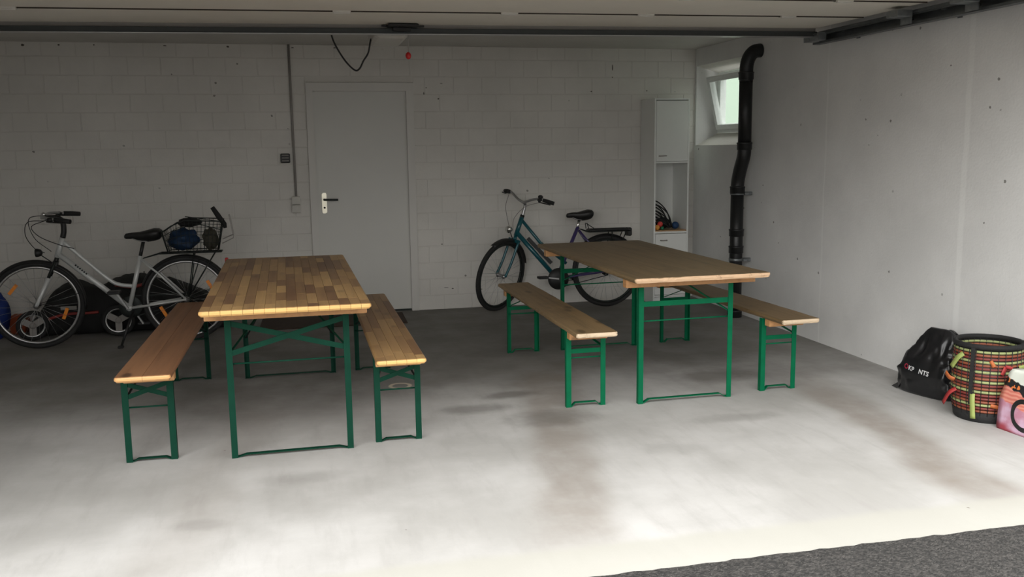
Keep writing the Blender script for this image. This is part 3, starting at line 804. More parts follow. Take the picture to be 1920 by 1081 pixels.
furniture('beer_table', (2.1591, 4.665), .0172, .8157, 2.0012, .770, .588, .2307, 'H', 'green_light', 'worn',
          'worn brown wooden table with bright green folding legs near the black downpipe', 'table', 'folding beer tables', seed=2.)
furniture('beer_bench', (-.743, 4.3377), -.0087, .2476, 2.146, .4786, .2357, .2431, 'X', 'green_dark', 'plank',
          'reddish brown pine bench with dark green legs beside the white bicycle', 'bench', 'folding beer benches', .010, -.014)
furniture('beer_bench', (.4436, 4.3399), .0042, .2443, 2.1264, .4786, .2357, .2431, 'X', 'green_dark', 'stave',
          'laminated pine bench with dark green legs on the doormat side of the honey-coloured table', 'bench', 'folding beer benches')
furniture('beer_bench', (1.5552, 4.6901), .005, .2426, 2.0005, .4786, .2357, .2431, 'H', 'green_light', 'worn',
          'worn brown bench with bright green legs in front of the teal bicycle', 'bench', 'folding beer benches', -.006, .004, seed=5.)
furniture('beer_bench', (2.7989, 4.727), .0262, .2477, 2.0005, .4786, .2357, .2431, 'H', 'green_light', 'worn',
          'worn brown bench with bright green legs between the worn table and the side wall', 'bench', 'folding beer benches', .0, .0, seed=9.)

# ------------------------------------------------------------------ bicycles
def tyre_prof(r, n=8): return [(r*math.cos(2*math.pi*i/n), r*.95*math.sin(2*math.pi*i/n)) for i in range(n)]
def wheel(root, name, c, R, T, tyre_r=.019, rim='alloy', reflectors=0, nsp=28, hub='alloy', cassette=False):
    ax = (0, 1, 0); c = Vector(c)
    mb = MB(); mb.T = T
    mb.torus(c, ax, R-2*tyre_r-.004, [(.006, -.012), (.008, .012), (-.010, .009), (-.012, 0), (-.010, -.009)], 56)
    w = mb.build(name, rim, root)
    mb = MB(); mb.T = T; mb.torus(c, ax, R-tyre_r, tyre_prof(tyre_r, 10), 60); mb.build('tyre', 'black_rubber', w)
    mb = MB(); mb.T = T; mb.lathe(c, ax, [(.006, -.055), (.012, -.05), (.024, -.034), (.014, -.026), (.013, .026), (.024, .034), (.012, .05), (.006, .055)], 16); mb.build('hub', hub, w)
    mb = MB(); mb.T = T
    for i in range(nsp):
        a = 2*math.pi*i/nsp; s = 1 if i % 2 else -1; da = (.32 if (i//2) % 2 else -.32)*1.6
        p0 = c + Vector((.022*math.cos(a+da), s*.032, .022*math.sin(a+da))); p1 = c + Vector(((R-.05)*math.cos(a), s*.004, (R-.05)*math.sin(a)))
        mb.tube([p0, p1], .0012, 4)
    tag(mb.build('spokes', 'alloy', w), None, None, None, 'stuff')
    for k in range(reflectors):
        a = math.radians((140, -22)[k] if name == 'front_wheel' else 208 + k*180)
        mb = MB(); mb.T = T
        rr = .205; m_ = c + Vector((rr*math.cos(a), 0, rr*math.sin(a))); tdir = Vector((-math.sin(a), 0, math.cos(a)))
        mb.obox(m_-tdir*.045, m_+tdir*.045, .014, .024, (math.cos(a), 0, math.sin(a))); mb.build('reflector', 'orange_reflector', w)
    if cassette:
        mb = MB(); mb.T = T; mb.lathe(c+Vector((0, .02, 0)), ax, [(.045, 0), (.045, .004), (.035, .006), (.035, .014), (.024, .016), (.024, .026)], 20); mb.build('cassette', 'steel_dark', w)
    return w
def fender(root, name, c, R, a0, a1, T, matn='black_plastic', hw=.026):
    mb = MB(); mb.T = T; c = Vector(c); n = 28; rings = []
    for i in range(n):
        a = math.radians(a0+(a1-a0)*i/(n-1)); d = Vector((math.cos(a), 0, math.sin(a)))
        pr = [(-hw, -.014), (-hw*.6, -.003), (0, 0), (hw*.6, -.003), (hw, -.014), (hw, -.012), (hw*.6, 0), (0, .003), (-hw*.6, 0), (-hw, -.012)]
        rings.append([c + d*(R+h) + Vector((0, y, 0)) for y, h in pr])
    mb.loft(rings); return mb.build(name, matn, root)
def saddle(root, nose, rear, T, hw=.085):
    nose = Vector(nose); rear = Vector(rear); L = rear.x-nose.x; rings = []
    for u, w, h, dz in ((0, .012, .018, -.006), (.04, .022, .034, 0), (.2, .030, .040, .002), (.42, .042, .055, -.004), (.62, .070, .074, -.002), (.8, hw, .080, .006), (.93, hw*.92, .070, .006), (1., hw*.6, .045, .002)):
        c = nose + Vector((L*u, 0, (rear.z-nose.z)*u+dz)); ring = []
        for k in range(12):
            a = 2*math.pi*k/12; y = w*math.cos(a); z_ = math.sin(a); z_ = z_*h*.4 if z_ > 0 else z_*h*.85
            ring.append(c + Vector((0, y, z_)))
        rings.append(ring)
    mb = MB(); mb.T = T; mb.loft(rings); s = mb.build('saddle', 'black_plastic', root)
    mb = MB(); mb.T = T
    for y in (-.022, .022): mb.tube(bez([nose+Vector((L*.12, y*.4, -.012)), nose+Vector((L*.4, y, -.045)), nose+Vector((L*.65, y, -.045)), nose+Vector((L*.88, y*1.4, -.02))], 5), .0035, 6)
    mb.build('saddle_rails', 'alloy', s); return s
def bike_common(root, D):
    I = lambda p: p
    T = D['steer']                                   # steered parts
    R = D['R']; fh = Vector(D['fhub']); rh = Vector(D['rhub']); bb = Vector(D['bb'])
    ht, hb = Vector(D['ht_t']), Vector(D['ht_b']); st = Vector(D['st_top'])
    fm, fm2 = D['frame'], D.get('frame2', D['frame'])
    wheel(root, 'front_wheel', fh, R, T, reflectors=D['refl'], rim=D['rim'])
    wheel(root, 'rear_wheel', rh, R, I, reflectors=D['refl'], rim=D['rim'], cassette=True)
    def tube(name, pts, r, m_, T_=I, n=12, sc=None):
        mb = MB(); mb.T = T_; mb.tube(pts, r, n, False, sc); return mb.build(name, m_, root)
    tube('head_tube', [hb, ht], .021, fm)
    tube('down_tube', [hb + (ht-hb)*.18, bb], .021, fm)
    tube('top_tube', D['tt'], .015, fm)
    tube('seat_tube', [bb, st], .017, fm2)
    mb = MB(); mb.lathe(bb-Vector((0,.036,0)), (0,1,0), [(.022, 0), (.022, .072)], 16); mb.build('bottom_bracket', fm2, root)
    for y in (-.055, .055):
        tube('chain_stay', [bb+Vector((.02, y*.3, -.002)), bb*.6+rh*.4+Vector((0, y*.75, 0)), rh+Vector((0, y, 0))], .0095, fm2, I, 8)
        tube('seat_stay', [st+Vector((.004, y*.3, -.03)), st*.6+rh*.4+Vector((0, y*.8, 0)), rh+Vector((0, y, 0))], .0085, fm2, I, 8)
    # seat post and saddle
    ax = (st-bb).normalized(); sp = Vector(D['post'])
    tube('seat_post', [st-ax*.04, sp], .0135, D['postm']); saddle(root, D['snose'], D['srear'], I)
    # fork
    ha = (hb-ht).normalized(); crown = hb + ha*.045
    mb = MB(); mb.T = T; mb.obox(crown+Vector((0,-.058,0)), crown+Vector((0,.058,0)), .035, .03, ha); mb.tube([hb+ha*.0, crown], .016, 10)
    mb.build('fork_crown', D['crownm'], root)
    for y in (-.052, .052):
        p0 = crown+Vector((0, y, 0)); p2 = fh+Vector((0, y, 0)); mid = p0*.5+p2*.5
        if D['susp']:
            mb = MB(); mb.T = T; mb.tube([p0-ha*.02, mid+(p0-mid)*.15], .0125, 10); leg = mb.build('fork_stanchion', 'steel_dark', root)
            mb = MB(); mb.T = T; mb.tube([mid+(p0-mid)*.35, p2*.92+mid*.08, p2], .0175, 12, False, [1, .8, .7]); mb.build('fork_leg', fm, root)
        else:
            mb = MB(); mb.T = T; mb.tube(bez([p0, p0*.4+p2*.6+Vector((.012, 0, 0)), p2], 6), .012, 10, False, None); mb.build('fork_leg', fm, root)
    # stem, bar, grips, brake levers
    stem = [Vector(p) for p in D['stem']]; tube('stem', bez(stem, 6) if len(stem) > 2 else stem, D.get('stemr', .0145), D['stemm'], T)
    mb = MB(); mb.T = T; mb.tube([ht-ha*.002, ht+ha*-.022], .020, 12); mb.build('headset', 'steel_dark', root)
    for s in (-1, 1):
        bar = [Vector((p[0], s*p[1], p[2])) for p in D['bar']]
        mb = MB(); mb.T = T; mb.tube(bez(bar, 6), .0112, 10); mb.build('handlebar', D['barm'], root)
        g0, g1 = bar[-2]*.25+bar[-1]*.75, bar[-1]
        g0 = bar[-2] + (bar[-1]-bar[-2])*.12
        g1 = bar[-1] + (bar[-1]-bar[-2])*.04
        mb = MB(); mb.T = T; mb.tube([g0, g0*.5+g1*.5, g1], .0175, 12, False, [.95, 1.08, 1.]); mb.build('grip', 'black_rubber', root)
        d = (g1-g0).normalized()
        pv = g0 - d*.02; fwd = Vector((-1, 0, -.25)).normalized()
        mb = MB(); mb.T = T; mb.ball(pv+fwd*.014, .022, 10, 6, (1.2, 1, .8)); mb.tube(bez([pv+fwd*.025, pv+fwd*.055+d*.02, pv+fwd*.05+d*.07, pv+fwd*.042+d*.12], 5), .0055, 8); mb.build('brake_lever', D['leverm'], root)
    # fenders with stays
    ff = fender(root, 'front_fender', fh, R+.012, D['ff'][0], D['ff'][1], T, hw=.028); rf = fender(root, 'rear_fender', rh, R+.012, D['rf'][0], D['rf'][1], I, hw=.028)
    for c_, angs, T_, par in ((fh, D['ffs'], T, ff), (rh, D['rfs'], I, rf)):
        mb = MB(); mb.T = T_
        for a in angs:
            for y in (-.03, .03): mb.tube([c_+Vector((0, y*1.9, 0)), c_+Vector(((R+.008)*math.cos(math.radians(a)), y, (R+.008)*math.sin(math.radians(a))))], .0025, 5)
        mb.build('fender_stay', 'steel_dark', par)
    # cranks, pedals, chain on the near or far side
    cs = D['chain_y']; a = math.radians(D['crank'])
    mb = MB(); mb.lathe(bb+Vector((0, cs-.003, 0)), (0,1,0), [(.05, 0), (.085, 0), (.088, .003), (.085, .006), (.05, .006)], 32); mb.build('chainring', D.get('ringm', 'steel_dark'), root)
    for s, y in ((1, cs+math.copysign(.02, cs)), (-1, -cs-math.copysign(.02, cs))):
        e = bb + Vector((s*.165*math.cos(a), y, s*.165*math.sin(a)))
        mb = MB(); mb.obox(bb+Vector((0, y, 0)), e, .012, .022, (0,1,0)); ck = mb.build('crank', 'alloy', root)
        yo = y + math.copysign(.05, y)
        mb = MB(); mb.box((e.x-.045, yo-.042, e.z-.012), (e.x+.045, yo+.042, e.z+.012), .005); mb.tube([e, (e.x, yo, e.z)], .007, 8); mb.build('pedal', 'black_plastic', ck)
    mb = MB()
    for dz, dz2 in ((.085, .036), (-.085, -.036)): mb.obox(bb+Vector((0, cs, dz)), rh+Vector((0, cs, dz2)), .006, .007)
    mb.build('chain', 'steel_dark', root)
    # carrier
    x0, x1, zr = D['rack']
    mb = MB()
    for y in (-.055, 0, .055): mb.tube([(x0, y, zr), (x1, y, zr)], .0055, 8)
    for x in (x0, x0*.66+x1*.34, x0*.33+x1*.67, x1): mb.tube([(x, -.06, zr), (x, .06, zr)], .005, 8)
    rk = mb.build('luggage_rack', 'steel_dark', root)
    mb = MB()
    for y in (-.065, .065):
        mb.tube([(x0*.45+x1*.55, y*.85, zr), rh+Vector((.02, y, .02))], .005, 6); mb.tube([(x1*.9+x0*.1, y*.85, zr), rh+Vector((.02, y, .02))], .005, 6)
        mb.tube([(x0, y*.85, zr), st+Vector((.02, y*.3, -.02))], .004, 6)
    mb.build('rack_stay', 'steel_dark', rk)
    # lamps
    lp = Vector(D['lamp'])
    mb = MB(); mb.T = T; mb.lathe(lp+Vector((.03, 0, 0)), (-1,0,0), [(.012, 0), (.026, .012), (.032, .034), (.032, .046), (.028, .05)], 18); la = mb.build('headlamp', D['lampm'], root)
    mb = MB(); mb.T = T; mb.tube([lp+Vector((.02, 0, -.02)), crown+Vector((-.015, 0, .0))], .004, 6); mb.build('lamp_bracket', 'steel_dark', la)
    mb = MB(); mb.T = T; mb.ball(lp+Vector((-.014, 0, 0)), .026, 14, 8, (.5, 1, 1)); mb.build('lens', 'chrome', la)
    # cables
    for pts, r in D['cables']:
        mb = MB(); mb.T = T; mb.tube(bez(pts, 7), r, 6); mb.build('brake_cable', D.get('cablem', 'black_plastic'), root)

def steer_T(ht, hb, ang):
    ax = (Vector(ht)-Vector(hb)).normalized(); o = Vector(hb); Rm = Matrix.Rotation(ang, 3, ax)
    return lambda p: o + Rm @ (p-o)

# white bicycle: local x = world X + 1.45
ox = 1.45
def W1(x, z, y=0.): return Vector((x+ox, y, z))
b1 = tag(empty('bicycle', (-ox, 7.6, 0)), 'white step-through bicycle with wire basket standing on the left', 'bicycle', 'parked bicycles')
ht, hb = W1(-1.776, .850), W1(-1.828, .700)
D1 = dict(steer=steer_T(ht, hb, math.radians(6)), R=.338, fhub=W1(-1.995, .338), rhub=W1(-.905, .338), bb=W1(-1.335, .285), ht_t=ht, ht_b=hb, st_top=W1(-1.229, .690),
  frame='white_paint_metal', tt=bez([W1(-1.778, .822), W1(-1.62, .66), W1(-1.47, .515), W1(-1.40, .472), W1(-1.30, .455)], 7), refl=2, rim='alloy', post=W1(-1.200, .80), postm='black_plastic',
  snose=W1(-1.335, .852), srear=W1(-1.06, .868), crownm='black_plastic', susp=True,
  stem=[W1(-1.776, .850), W1(-1.764, .90), W1(-1.766, .968), W1(-1.80, 1.003), W1(-1.885, 1.005)], stemm='black_plastic', stemr=.02,
  bar=[(-1.885+ox, 0, 1.003), (-1.895+ox, .07, 1.01), (-1.875+ox, .17, 1.025), (-1.80+ox, .245, 1.015), (-1.68+ox, .30, 1.0)], barm='alloy', leverm='black_plastic',
  ff=(132, -8), ffs=(15,), rf=(-20+0, 160), rfs=(70, 20), chain_y=.045, crank=-60, rack=(-1.08+ox, -.62+ox, .705), lamp=W1(-1.955, .742), lampm='black_plastic',
  cables=[([W1(-1.86, 1.0, -.17), W1(-1.99, .985, -.10), W1(-2.02, .88, -.05), W1(-1.97, .77, 0), W1(-1.91, .74, 0)], .003),
          ([W1(-1.86, 1.0, -.15), W1(-1.97, .95, -.08), W1(-1.93, .87, -.04), W1(-1.80, .80, -.03), W1(-1.70, .765, -.02)], .003),
          ([W1(-1.86, 1.01, .15), W1(-2.0, 1.0, .05), W1(-1.97, .86, -.01), W1(-1.86, .75, -.02)], .003)])
bike_common(b1, D1)
# kickstand, bell, gear guard, lettering-like decal on the down tube, rear light
mb = MB(); mb.tube([W1(-1.30, .27, -.04), W1(-1.345, .15, -.10), W1(-1.385, .015, -.17)], .009, 8); mb.build('kickstand', 'black_plastic', b1)
mb = MB(); mb.box(tuple(W1(-1.41, 0, -.19)), tuple(W1(-1.37, .02, -.155)), .005); mb.build('kickstand_foot', 'black_rubber', b1)
mb = MB(); mb.T = D1['steer']; mb.ball(W1(-1.885, 1.035, -.05), .018, 12, 8); mb.build('bell', 'chrome', b1)
mb = MB(); mb.box(tuple(W1(-.60, .615, -.02)), tuple(W1(-.575, .65, .02)), .005); mb.build('rear_light', 'red_plastic', b1)
mb = MB()
p0, p1 = W1(-1.70, .641), W1(-1.615, .559); dd = (p1-p0)
for k in range(6): mb.obox(p0+dd*(k/6)+Vector((0, -.0215, 0)), p0+dd*((k+.6)/6)+Vector((0, -.0215, 0)), .002, .012)
mb.build('frame_decal', 'steel_dark', b1)

# wire basket on its rack, with two bags inside
bk = tag(empty('bicycle_basket', (-.83, 7.6, .712)), 'dark wire basket on the rear rack of the white bicycle', 'basket')
TB = lambda p: p - Vector((-.83, 7.6, .712))
yb0 = 7.6
topl = [(-1.045, -.15, .875), (-.97, -.16, .925), (-.87, -.16, .965), (-.62, -.16, .952), (-.60, -.13, .95), (-.60, .13, .95), (-.62, .16, .952), (-.87, .16, .965), (-.97, .16, .925), (-1.045, .15, .875), (-1.055, .0, .868)]
botl = [(-1.01, -.12, .716), (-.96, -.13, .716), (-.87, -.13, .716), (-.66, -.13, .716), (-.645, -.11, .716), (-.645, .11, .716), (-.66, .13, .716), (-.87, .13, .716), (-.96, .13, .716), (-1.01, .12, .716), (-1.02, 0, .716)]
P3 = lambda q: Vector((q[0], yb0+q[1], q[2]))
mb = MB(); mb.T = TB; mb.tube([P3(q) for q in topl], .0045, 8, True); mb.build('rim_wire', 'steel_dark', bk)
mb = MB(); mb.T = TB; mb.tube([P3(q) for q in botl], .004, 8, True)
for x in (-.95, -.88, -.81, -.74): mb.tube([(x, yb0-.13, .716), (x, yb0+.13, .716)], .003, 5)
mb.build('base_wire', 'steel_dark', bk)
mb = MB(); mb.T = TB
n_ = len(topl)
for i in range(n_):
    a, bq = P3(topl[i]), P3(topl[(i+1) % n_]); c, d = P3(botl[i]), P3(botl[(i+1) % n_])
    kk = max(2, int((a-bq).length/.028))
    for k in range(kk): t_ = k/kk; mb.tube([a.lerp(bq, t_), c.lerp(d, t_)], .0016, 4)
for h in (.3, .55, .8):
    mb.tube([P3(botl[i]).lerp(P3(topl[i]), h) for i in range(n_)], .0022, 5, True)
tag(mb.build('wire_mesh', 'steel_dark', bk), None, None, None, 'stuff')
mb = MB(); mb.T = TB; mb.tube([(-.585, yb0+.02, .885), (-.59, yb0+.02, .915), (-.635, yb0+.02, .985), (-.675, yb0+.02, 1.052)], .019, 12, False, [.7, 1, 1.1, .9]); mb.build('padded_bar', 'black_rubber', bk)
mb = MB(); mb.T = TB
mb.tube([(-.86, yb0-.16, .962), (-.61, yb0-.155, .888), (-.60, yb0-.15, .89)], .0035, 6); mb.tube([(-.88, yb0-.0, .985), (-.61, yb0+.0, .938)], .0035, 6)
mb.build('cover_wire', 'steel_dark', bk)
mb = MB(); mb.T = TB
mb.tube([(-.605, yb0-.10, .775), (-.52, yb0-.10, .815), (-.515, yb0-.10, .845), (-.60, yb0-.10, .808)], .0045, 6)
mb.obox((-.518, yb0-.10, .845), (-.542, yb0-.10, 1.0), .012, .022, (0,1,0)); mb.build('side_clip', 'grey_plastic', bk)
def lump(name, c, sq, r, seed, matn, label, cat, amp=.35, fr=2.2):
    mb = MB(); mb.ball((0,0,0), r, 28, 18, sq, amp, fr, seed); o = mb.build(name, matn); o.location = c; return tag(o, label, cat)
lump('shopping_bag', (-.902, 7.6, .806), (1.0, .95, .70), .112, 3.1, 'blue_basketbag', 'crumpled dark blue bag lying in the bicycle basket', 'bag')
lump('cloth_bag', (-.700, 7.6, .806), (.58, .95, .84), .098, 8.2, 'brown_cloth', 'brownish grey cloth bag in the rear end of the bicycle basket', 'bag')
lump('cloth_bundle', (-.85, 7.60, .937), (1.15, .9, .42), .078, 5.5, 'black_fabric', 'black crumpled cloth on top of the blue bag in the basket', 'cloth')

# teal bicycle leaning on the wall, bars turned; local x = world X - 2.24
ox = -2.24
b2 = tag(empty('bicycle', (2.24, 8.135, 0), (math.radians(-3.0), 0, 0)), 'teal and purple bicycle with turned handlebar leaning on the block wall', 'bicycle', 'parked bicycles')
ht, hb = W1(1.972, .858), W1(1.910, .690)
D2 = dict(steer=steer_T(ht, hb, math.radians(40)), R=.335, fhub=W1(1.752, .335), rhub=W1(2.775, .335), bb=W1(2.290, .285), ht_t=ht, ht_b=hb, st_top=W1(2.505, .755),
  frame='teal_paint', frame2='purple_paint', tt=[W1(1.966, .838), W1(2.14, .62), W1(2.385, .42)], refl=0, rim='steel_dark', post=W1(2.522, .83), postm='chrome',
  snose=W1(2.395, .868), srear=W1(2.645, .878), crownm='teal_paint', susp=False,
  stem=[W1(1.972, .855), W1(1.985, .90), W1(2.0, .975), W1(1.97, 1.0)], stemm='alloy',
  bar=[(1.965+ox, 0, 1.0), (1.953+ox, .05, 1.018), (1.965+ox, .13, 1.055), (1.99+ox, .185, 1.06), (2.045+ox, .285, 1.04)], barm='alloy', leverm='black_plastic',
  ff=(118, 12), ffs=(), rf=(2, 150), rfs=(60, 110), chain_y=-.05, crank=172, rack=(2.60+ox, 3.0+ox, .705), lamp=W1(1.80, .765), lampm='chrome',
  cables=[([W1(1.985, 1.03, .19), W1(1.87, .95, .12), W1(1.80, .86, .03), W1(1.82, .76, 0)], .003),
          ([W1(1.985, 1.03, -.17), W1(1.90, .98, -.08), W1(1.86, .86, 0), W1(1.86, .74, 0)], .003)], cablem='grey_plastic', ringm='black_plastic')
bike_common(b2, D2)
mb = MB(); mb.lathe(D2['bb']+Vector((0, -.066, 0)), (0,1,0), [(.02, 0), (.098, 0), (.10, .006), (.098, .012)], 32); mb.build('chain_guard', 'black_plastic', b2)
mb = MB(); a, bq = W1(2.02, .665), W1(2.235, .43); mb.obox(a+Vector((0, -.018, .0)), bq+Vector((0, -.018, 0)), .034, .03, (.7,0,.7)); mb.build('battery_pack', 'black_plastic', b2)
mb = MB(); mb.box(tuple(W1(2.60, .705, -.062)), tuple(W1(2.98, .735, .062)), .012); mb.build('rack_platform', 'black_plastic', b2)
mb = MB(); mb.tube([W1(2.595, .735, -.04), W1(2.585, .785, -.03), W1(2.585, .785, .03), W1(2.595, .735, .04)], .004, 6); mb.tube([W1(2.585, .785, 0), W1(2.66, .735, 0)], .004, 6); mb.build('spring_clip', 'steel_dark', b2)
mb = MB(); mb.box(tuple(W1(2.98, .655, -.05)), tuple(W1(3.015, .735, .05)), .01); mb.build('rear_light', 'black_plastic', b2)
mb = MB(); mb.T = D2['steer']; mb.ball(W1(2.0, 1.078, -.165), .024, 12, 8, (1, 1, .8)); mb.build('bell', 'black_plastic', b2)

# ------------------------------------------------------------------ things behind the white bicycle
tr = tag(empty('child_trailer', (-1.45, 8.17, 0)), 'low black folded child trailer with red edging behind the white bicycle', 'trailer')
TT = lambda p: p - Vector((-1.45, 8.17, 0))
def hump(x):
    pts = [(-2.16, .03), (-2.08, .16), (-1.98, .29), (-1.86, .335), (-1.74, .30), (-1.65, .27), (-1.55, .34), (-1.43, .375), (-1.28, .36), (-1.12, .33), (-.95, .27), (-.8, .18), (-.68, .05)]
    for (x0, h0), (x1, h1) in zip(pts, pts[1:]):
        if x0 <= x <= x1: return h0+(h1-h0)*(x-x0)/(x1-x0)
    return .03
rings = []
for i in range(61):
    x = -2.16+1.48*i/60; h = max(.05, hump(x))+.10; ring = []
    for k in range(22):
        a = 2*math.pi*k/22; cy, cz = math.cos(a), math.sin(a)
        y = 8.20 + .20*math.copysign(abs(cy)**.6, cy); z = .004 + (h-.004)*(.5+.5*math.copysign(abs(cz)**.55, cz))
        nn = noise.noise(Vector((x*7, y*7, z*9)))*.03 + noise.noise(Vector((x*20, y*20, z*20)))*.012
        ring.append(Vector((x, min(8.43, y-nn*.8), max(.003, z+nn*min(1, z*5)))))
    rings.append(ring)
mb = MB(); mb.T = TT; mb.loft(rings); body = mb.build('fabric_body', 'black_fabric', tr)
mb = MB(); mb.T = TT; mb.tube(bez([(-2.06, 7.98, .15), (-1.95, 7.97, .185), (-1.85, 7.97, .20), (-1.72, 7.97, .20), (-1.64, 7.97, .205)], 8), .012, 8); mb.build('red_edging', 'red_dull', tr)
mb = MB(); mb.T = TT; mb.tube(bez([(-1.50, 7.98, .42), (-1.38, 7.97, .40), (-1.25, 7.98, .42)], 8), .014, 8); mb.build('red_strap', 'red_dull', tr)
mb = MB(); mb.T = TT; mb.box((-1.92, 7.955, .235), (-1.80, 7.965, .265), .002); mb.build('reflective_patch', 'grey_plastic', tr)
for c, r, ry in (((-2.13, 7.93, .125), .122, .35), ((-1.485, 7.93, .135), .130, .15)):
    Rz = Matrix.Rotation(ry, 3, 'Z'); cv = Vector(c)
    TTw = lambda p, Rz=Rz, cv=cv: cv + Rz @ (p-cv) - Vector((-1.45, 8.17, 0))
    mb = MB(); mb.T = TTw; mb.torus(cv, (0,1,0), r-.035, [(.012, -.01), (.012, .01), (-.008, .008), (-.008, -.008)], 36); w = mb.build('trailer_wheel', 'alloy', tr)
    mb = MB(); mb.T = TTw; mb.torus(cv, (0,1,0), r-.018, tyre_prof(.018, 8), 36); mb.build('tyre', 'black_rubber', w)
    mb = MB(); mb.T = TTw
    for k in range(3):
        a = 2*math.pi*k/3+.5; mb.obox(cv, cv+Vector(((r-.04)*math.cos(a), 0, (r-.04)*math.sin(a))), .018, .05, (-math.sin(a), 0, math.cos(a)))
    mb.lathe(cv-Vector((0, .02, 0)), (0,1,0), [(.02, 0), (.025, .01), (.025, .03), (.02, .04)], 14); mb.build('spoke_hub', 'grey_plastic', w)
lump('sack', (-2.47, 8.13, .19), (.75, .75, 1.15), .165, 1.3, 'blue_cloth', 'crumpled bright blue sack on the floor at the far left', 'sack', .25)
mb = MB(); mb.T = lambda p: p
mb.loft([[Vector((x, y, z)) for x, y in ((-.055-k, -.07-k), (.055+k, -.07-k), (.055+k, .07+k), (-.055-k, .07+k))] for z, k in ((0, -.008), (.01, 0), (.14, .006), (.15, .004))], False)
o = mb.build('crate', 'orange_box'); o.location = (-2.335, 8.33, 0); tag(o, 'small rust orange box between the blue sack and the trailer', 'box')
mb = MB()
mb.box((-.05, -.06, .15), (.05, .06, .156), .002); mb.build('lid', 'orange_box', o)

# ------------------------------------------------------------------ tall narrow cabinet
CX0, CX1, CY0, CY1, CH = 3.216, 3.562, 8.085, 8.436, 1.918
cb = tag(empty('tall_cabinet', (3.389, 8.26, 0)), 'tall narrow white cabinet with an open middle shelf in the corner', 'cabinet')
TCb = lambda p: p - Vector((3.389, 8.26, 0))
def cp(name, lo, hi, m_='cabinet_white', ch=.002, par=None):
    mb = MB(); mb.T = TCb; mb.box(lo, hi, ch); return mb.build(name, m_, par or cb)
t = .016
cp('side_panel', (CX0, CY0, .0), (CX0+t, CY1, CH)); cp('side_panel', (CX1-t, CY0, 0), (CX1, CY1, CH))
cp('top_panel', (CX0+t, CY0, CH-t), (CX1-t, CY1, CH)); cp('back_panel', (CX0+t, CY1-.006, .06), (CX1-t, CY1, CH-t), ch=0)
cp('shelf', (CX0+t, CY0+.002, 1.325), (CX1-t, CY1-.006, 1.341)); cp('plinth', (CX0+t, CY0+.03, 0), (CX1-t, CY0+.045, .07))
cp('shelf', (CX0+t, CY0+.002, .672), (CX1-t, CY1-.006, .690)); cp('bottom_panel', (CX0+t, CY0+.002, .07), (CX1-t, CY1-.006, .086))
cp('shelf_liner', (CX0+t+.002, CY0+.004, .690), (CX1-t-.002, CY1-.008, .702), 'beech_shelf')
dr = cp('upper_door', (CX0+t+.002, CY0-.002, 1.343), (CX1-t-.002, CY0+.014, CH-t-.006)); 
mb = MB(); mb.T = TCb; mb.tube(bez([(3.262, CY0-.002, 1.392), (3.262, CY0-.024, 1.392), (3.275, CY0-.028, 1.392), (3.315, CY0-.028, 1.394), (3.326, CY0-.024, 1.394), (3.326, CY0-.002, 1.394)], 4), .0055, 8); mb.build('handle', 'grey_plastic', dr)
dw = cp('drawer_front', (CX0+t+.002, CY0-.002, .42), (CX1-t-.002, CY0+.014, .668))
mb = MB(); mb.T = TCb; mb.tube(bez([(3.285, CY0-.002, .608), (3.287, CY0-.022, .608), (3.30, CY0-.026, .608), (3.33, CY0-.026, .608), (3.343, CY0-.022, .608), (3.345, CY0-.002, .608)], 4), .0055, 8); mb.build('handle', 'grey_plastic', dw)
cp('lower_door', (CX0+t+.002, CY0-.002, .09), (CX1-t-.002, CY0+.014, .414))
# coiled cables and balls on the open shelf
zc = .703
cl = tag(empty('cable_coil', (3.34, 8.23, zc)), 'tangle of black cables on the open cabinet shelf', 'cable')
for k in range(11):
    u = k/10; y = 8.15+.20*((k*7) % 11)/11
    p = bez([(3.240, y, zc+.05+.20*u), (3.275, y, zc+.075+.195*u), (3.32+.02*u, y, zc+.06+.175*u), (3.365+.045*u, y, zc+.045+.105*u), (3.40+.05*u, y, zc+.012)], 6)
    mb = MB(); mb.T = lambda q: q-Vector((3.34, 8.23, zc)); mb.tube(p, .0058, 8); mb.build('cable_loop', 'black_rubber', cl)
mb = MB(); mb.T = lambda q: q-Vector((3.34, 8.23, zc)); mb.ball((3.37, 8.25, zc+.055), .06, 18, 12, (1.1, .9, .9), .3, 2.5, 4.); mb.build('coil_core', 'black_fabric', cl)
for nm, c, r, m_, lab in (('toy_ball', (3.292, 8.115, zc+.055), .026, 'ball_red', 'small red ball on the cabinet shelf in front of the cables'),
                      ('toy_ball', (3.262, 8.110, zc+.025), .025, 'ball_orange', 'small orange ball on the cabinet shelf below the red ball'),
                      ('toy_ball', (3.312, 8.110, zc+.017), .017, 'ball_green', 'small dark green ball on the cabinet shelf'),
                      ('toy_ball', (3.472, 8.18, zc+.035), .035, 'ball_blue', 'dark blue ball at the right end of the cabinet shelf')):
    mb = MB(); mb.ball((0,0,0), r, 20, 14); mb.tube([Vector((r*1.002*math.cos(a), r*1.002*math.sin(a), 0)) for a in [2*math.pi*i/24 for i in range(24)]], .0008, 4, True)
    o = mb.build(nm, m_); o.location = c; tag(o, lab, 'ball', 'small things on the cabinet shelf')

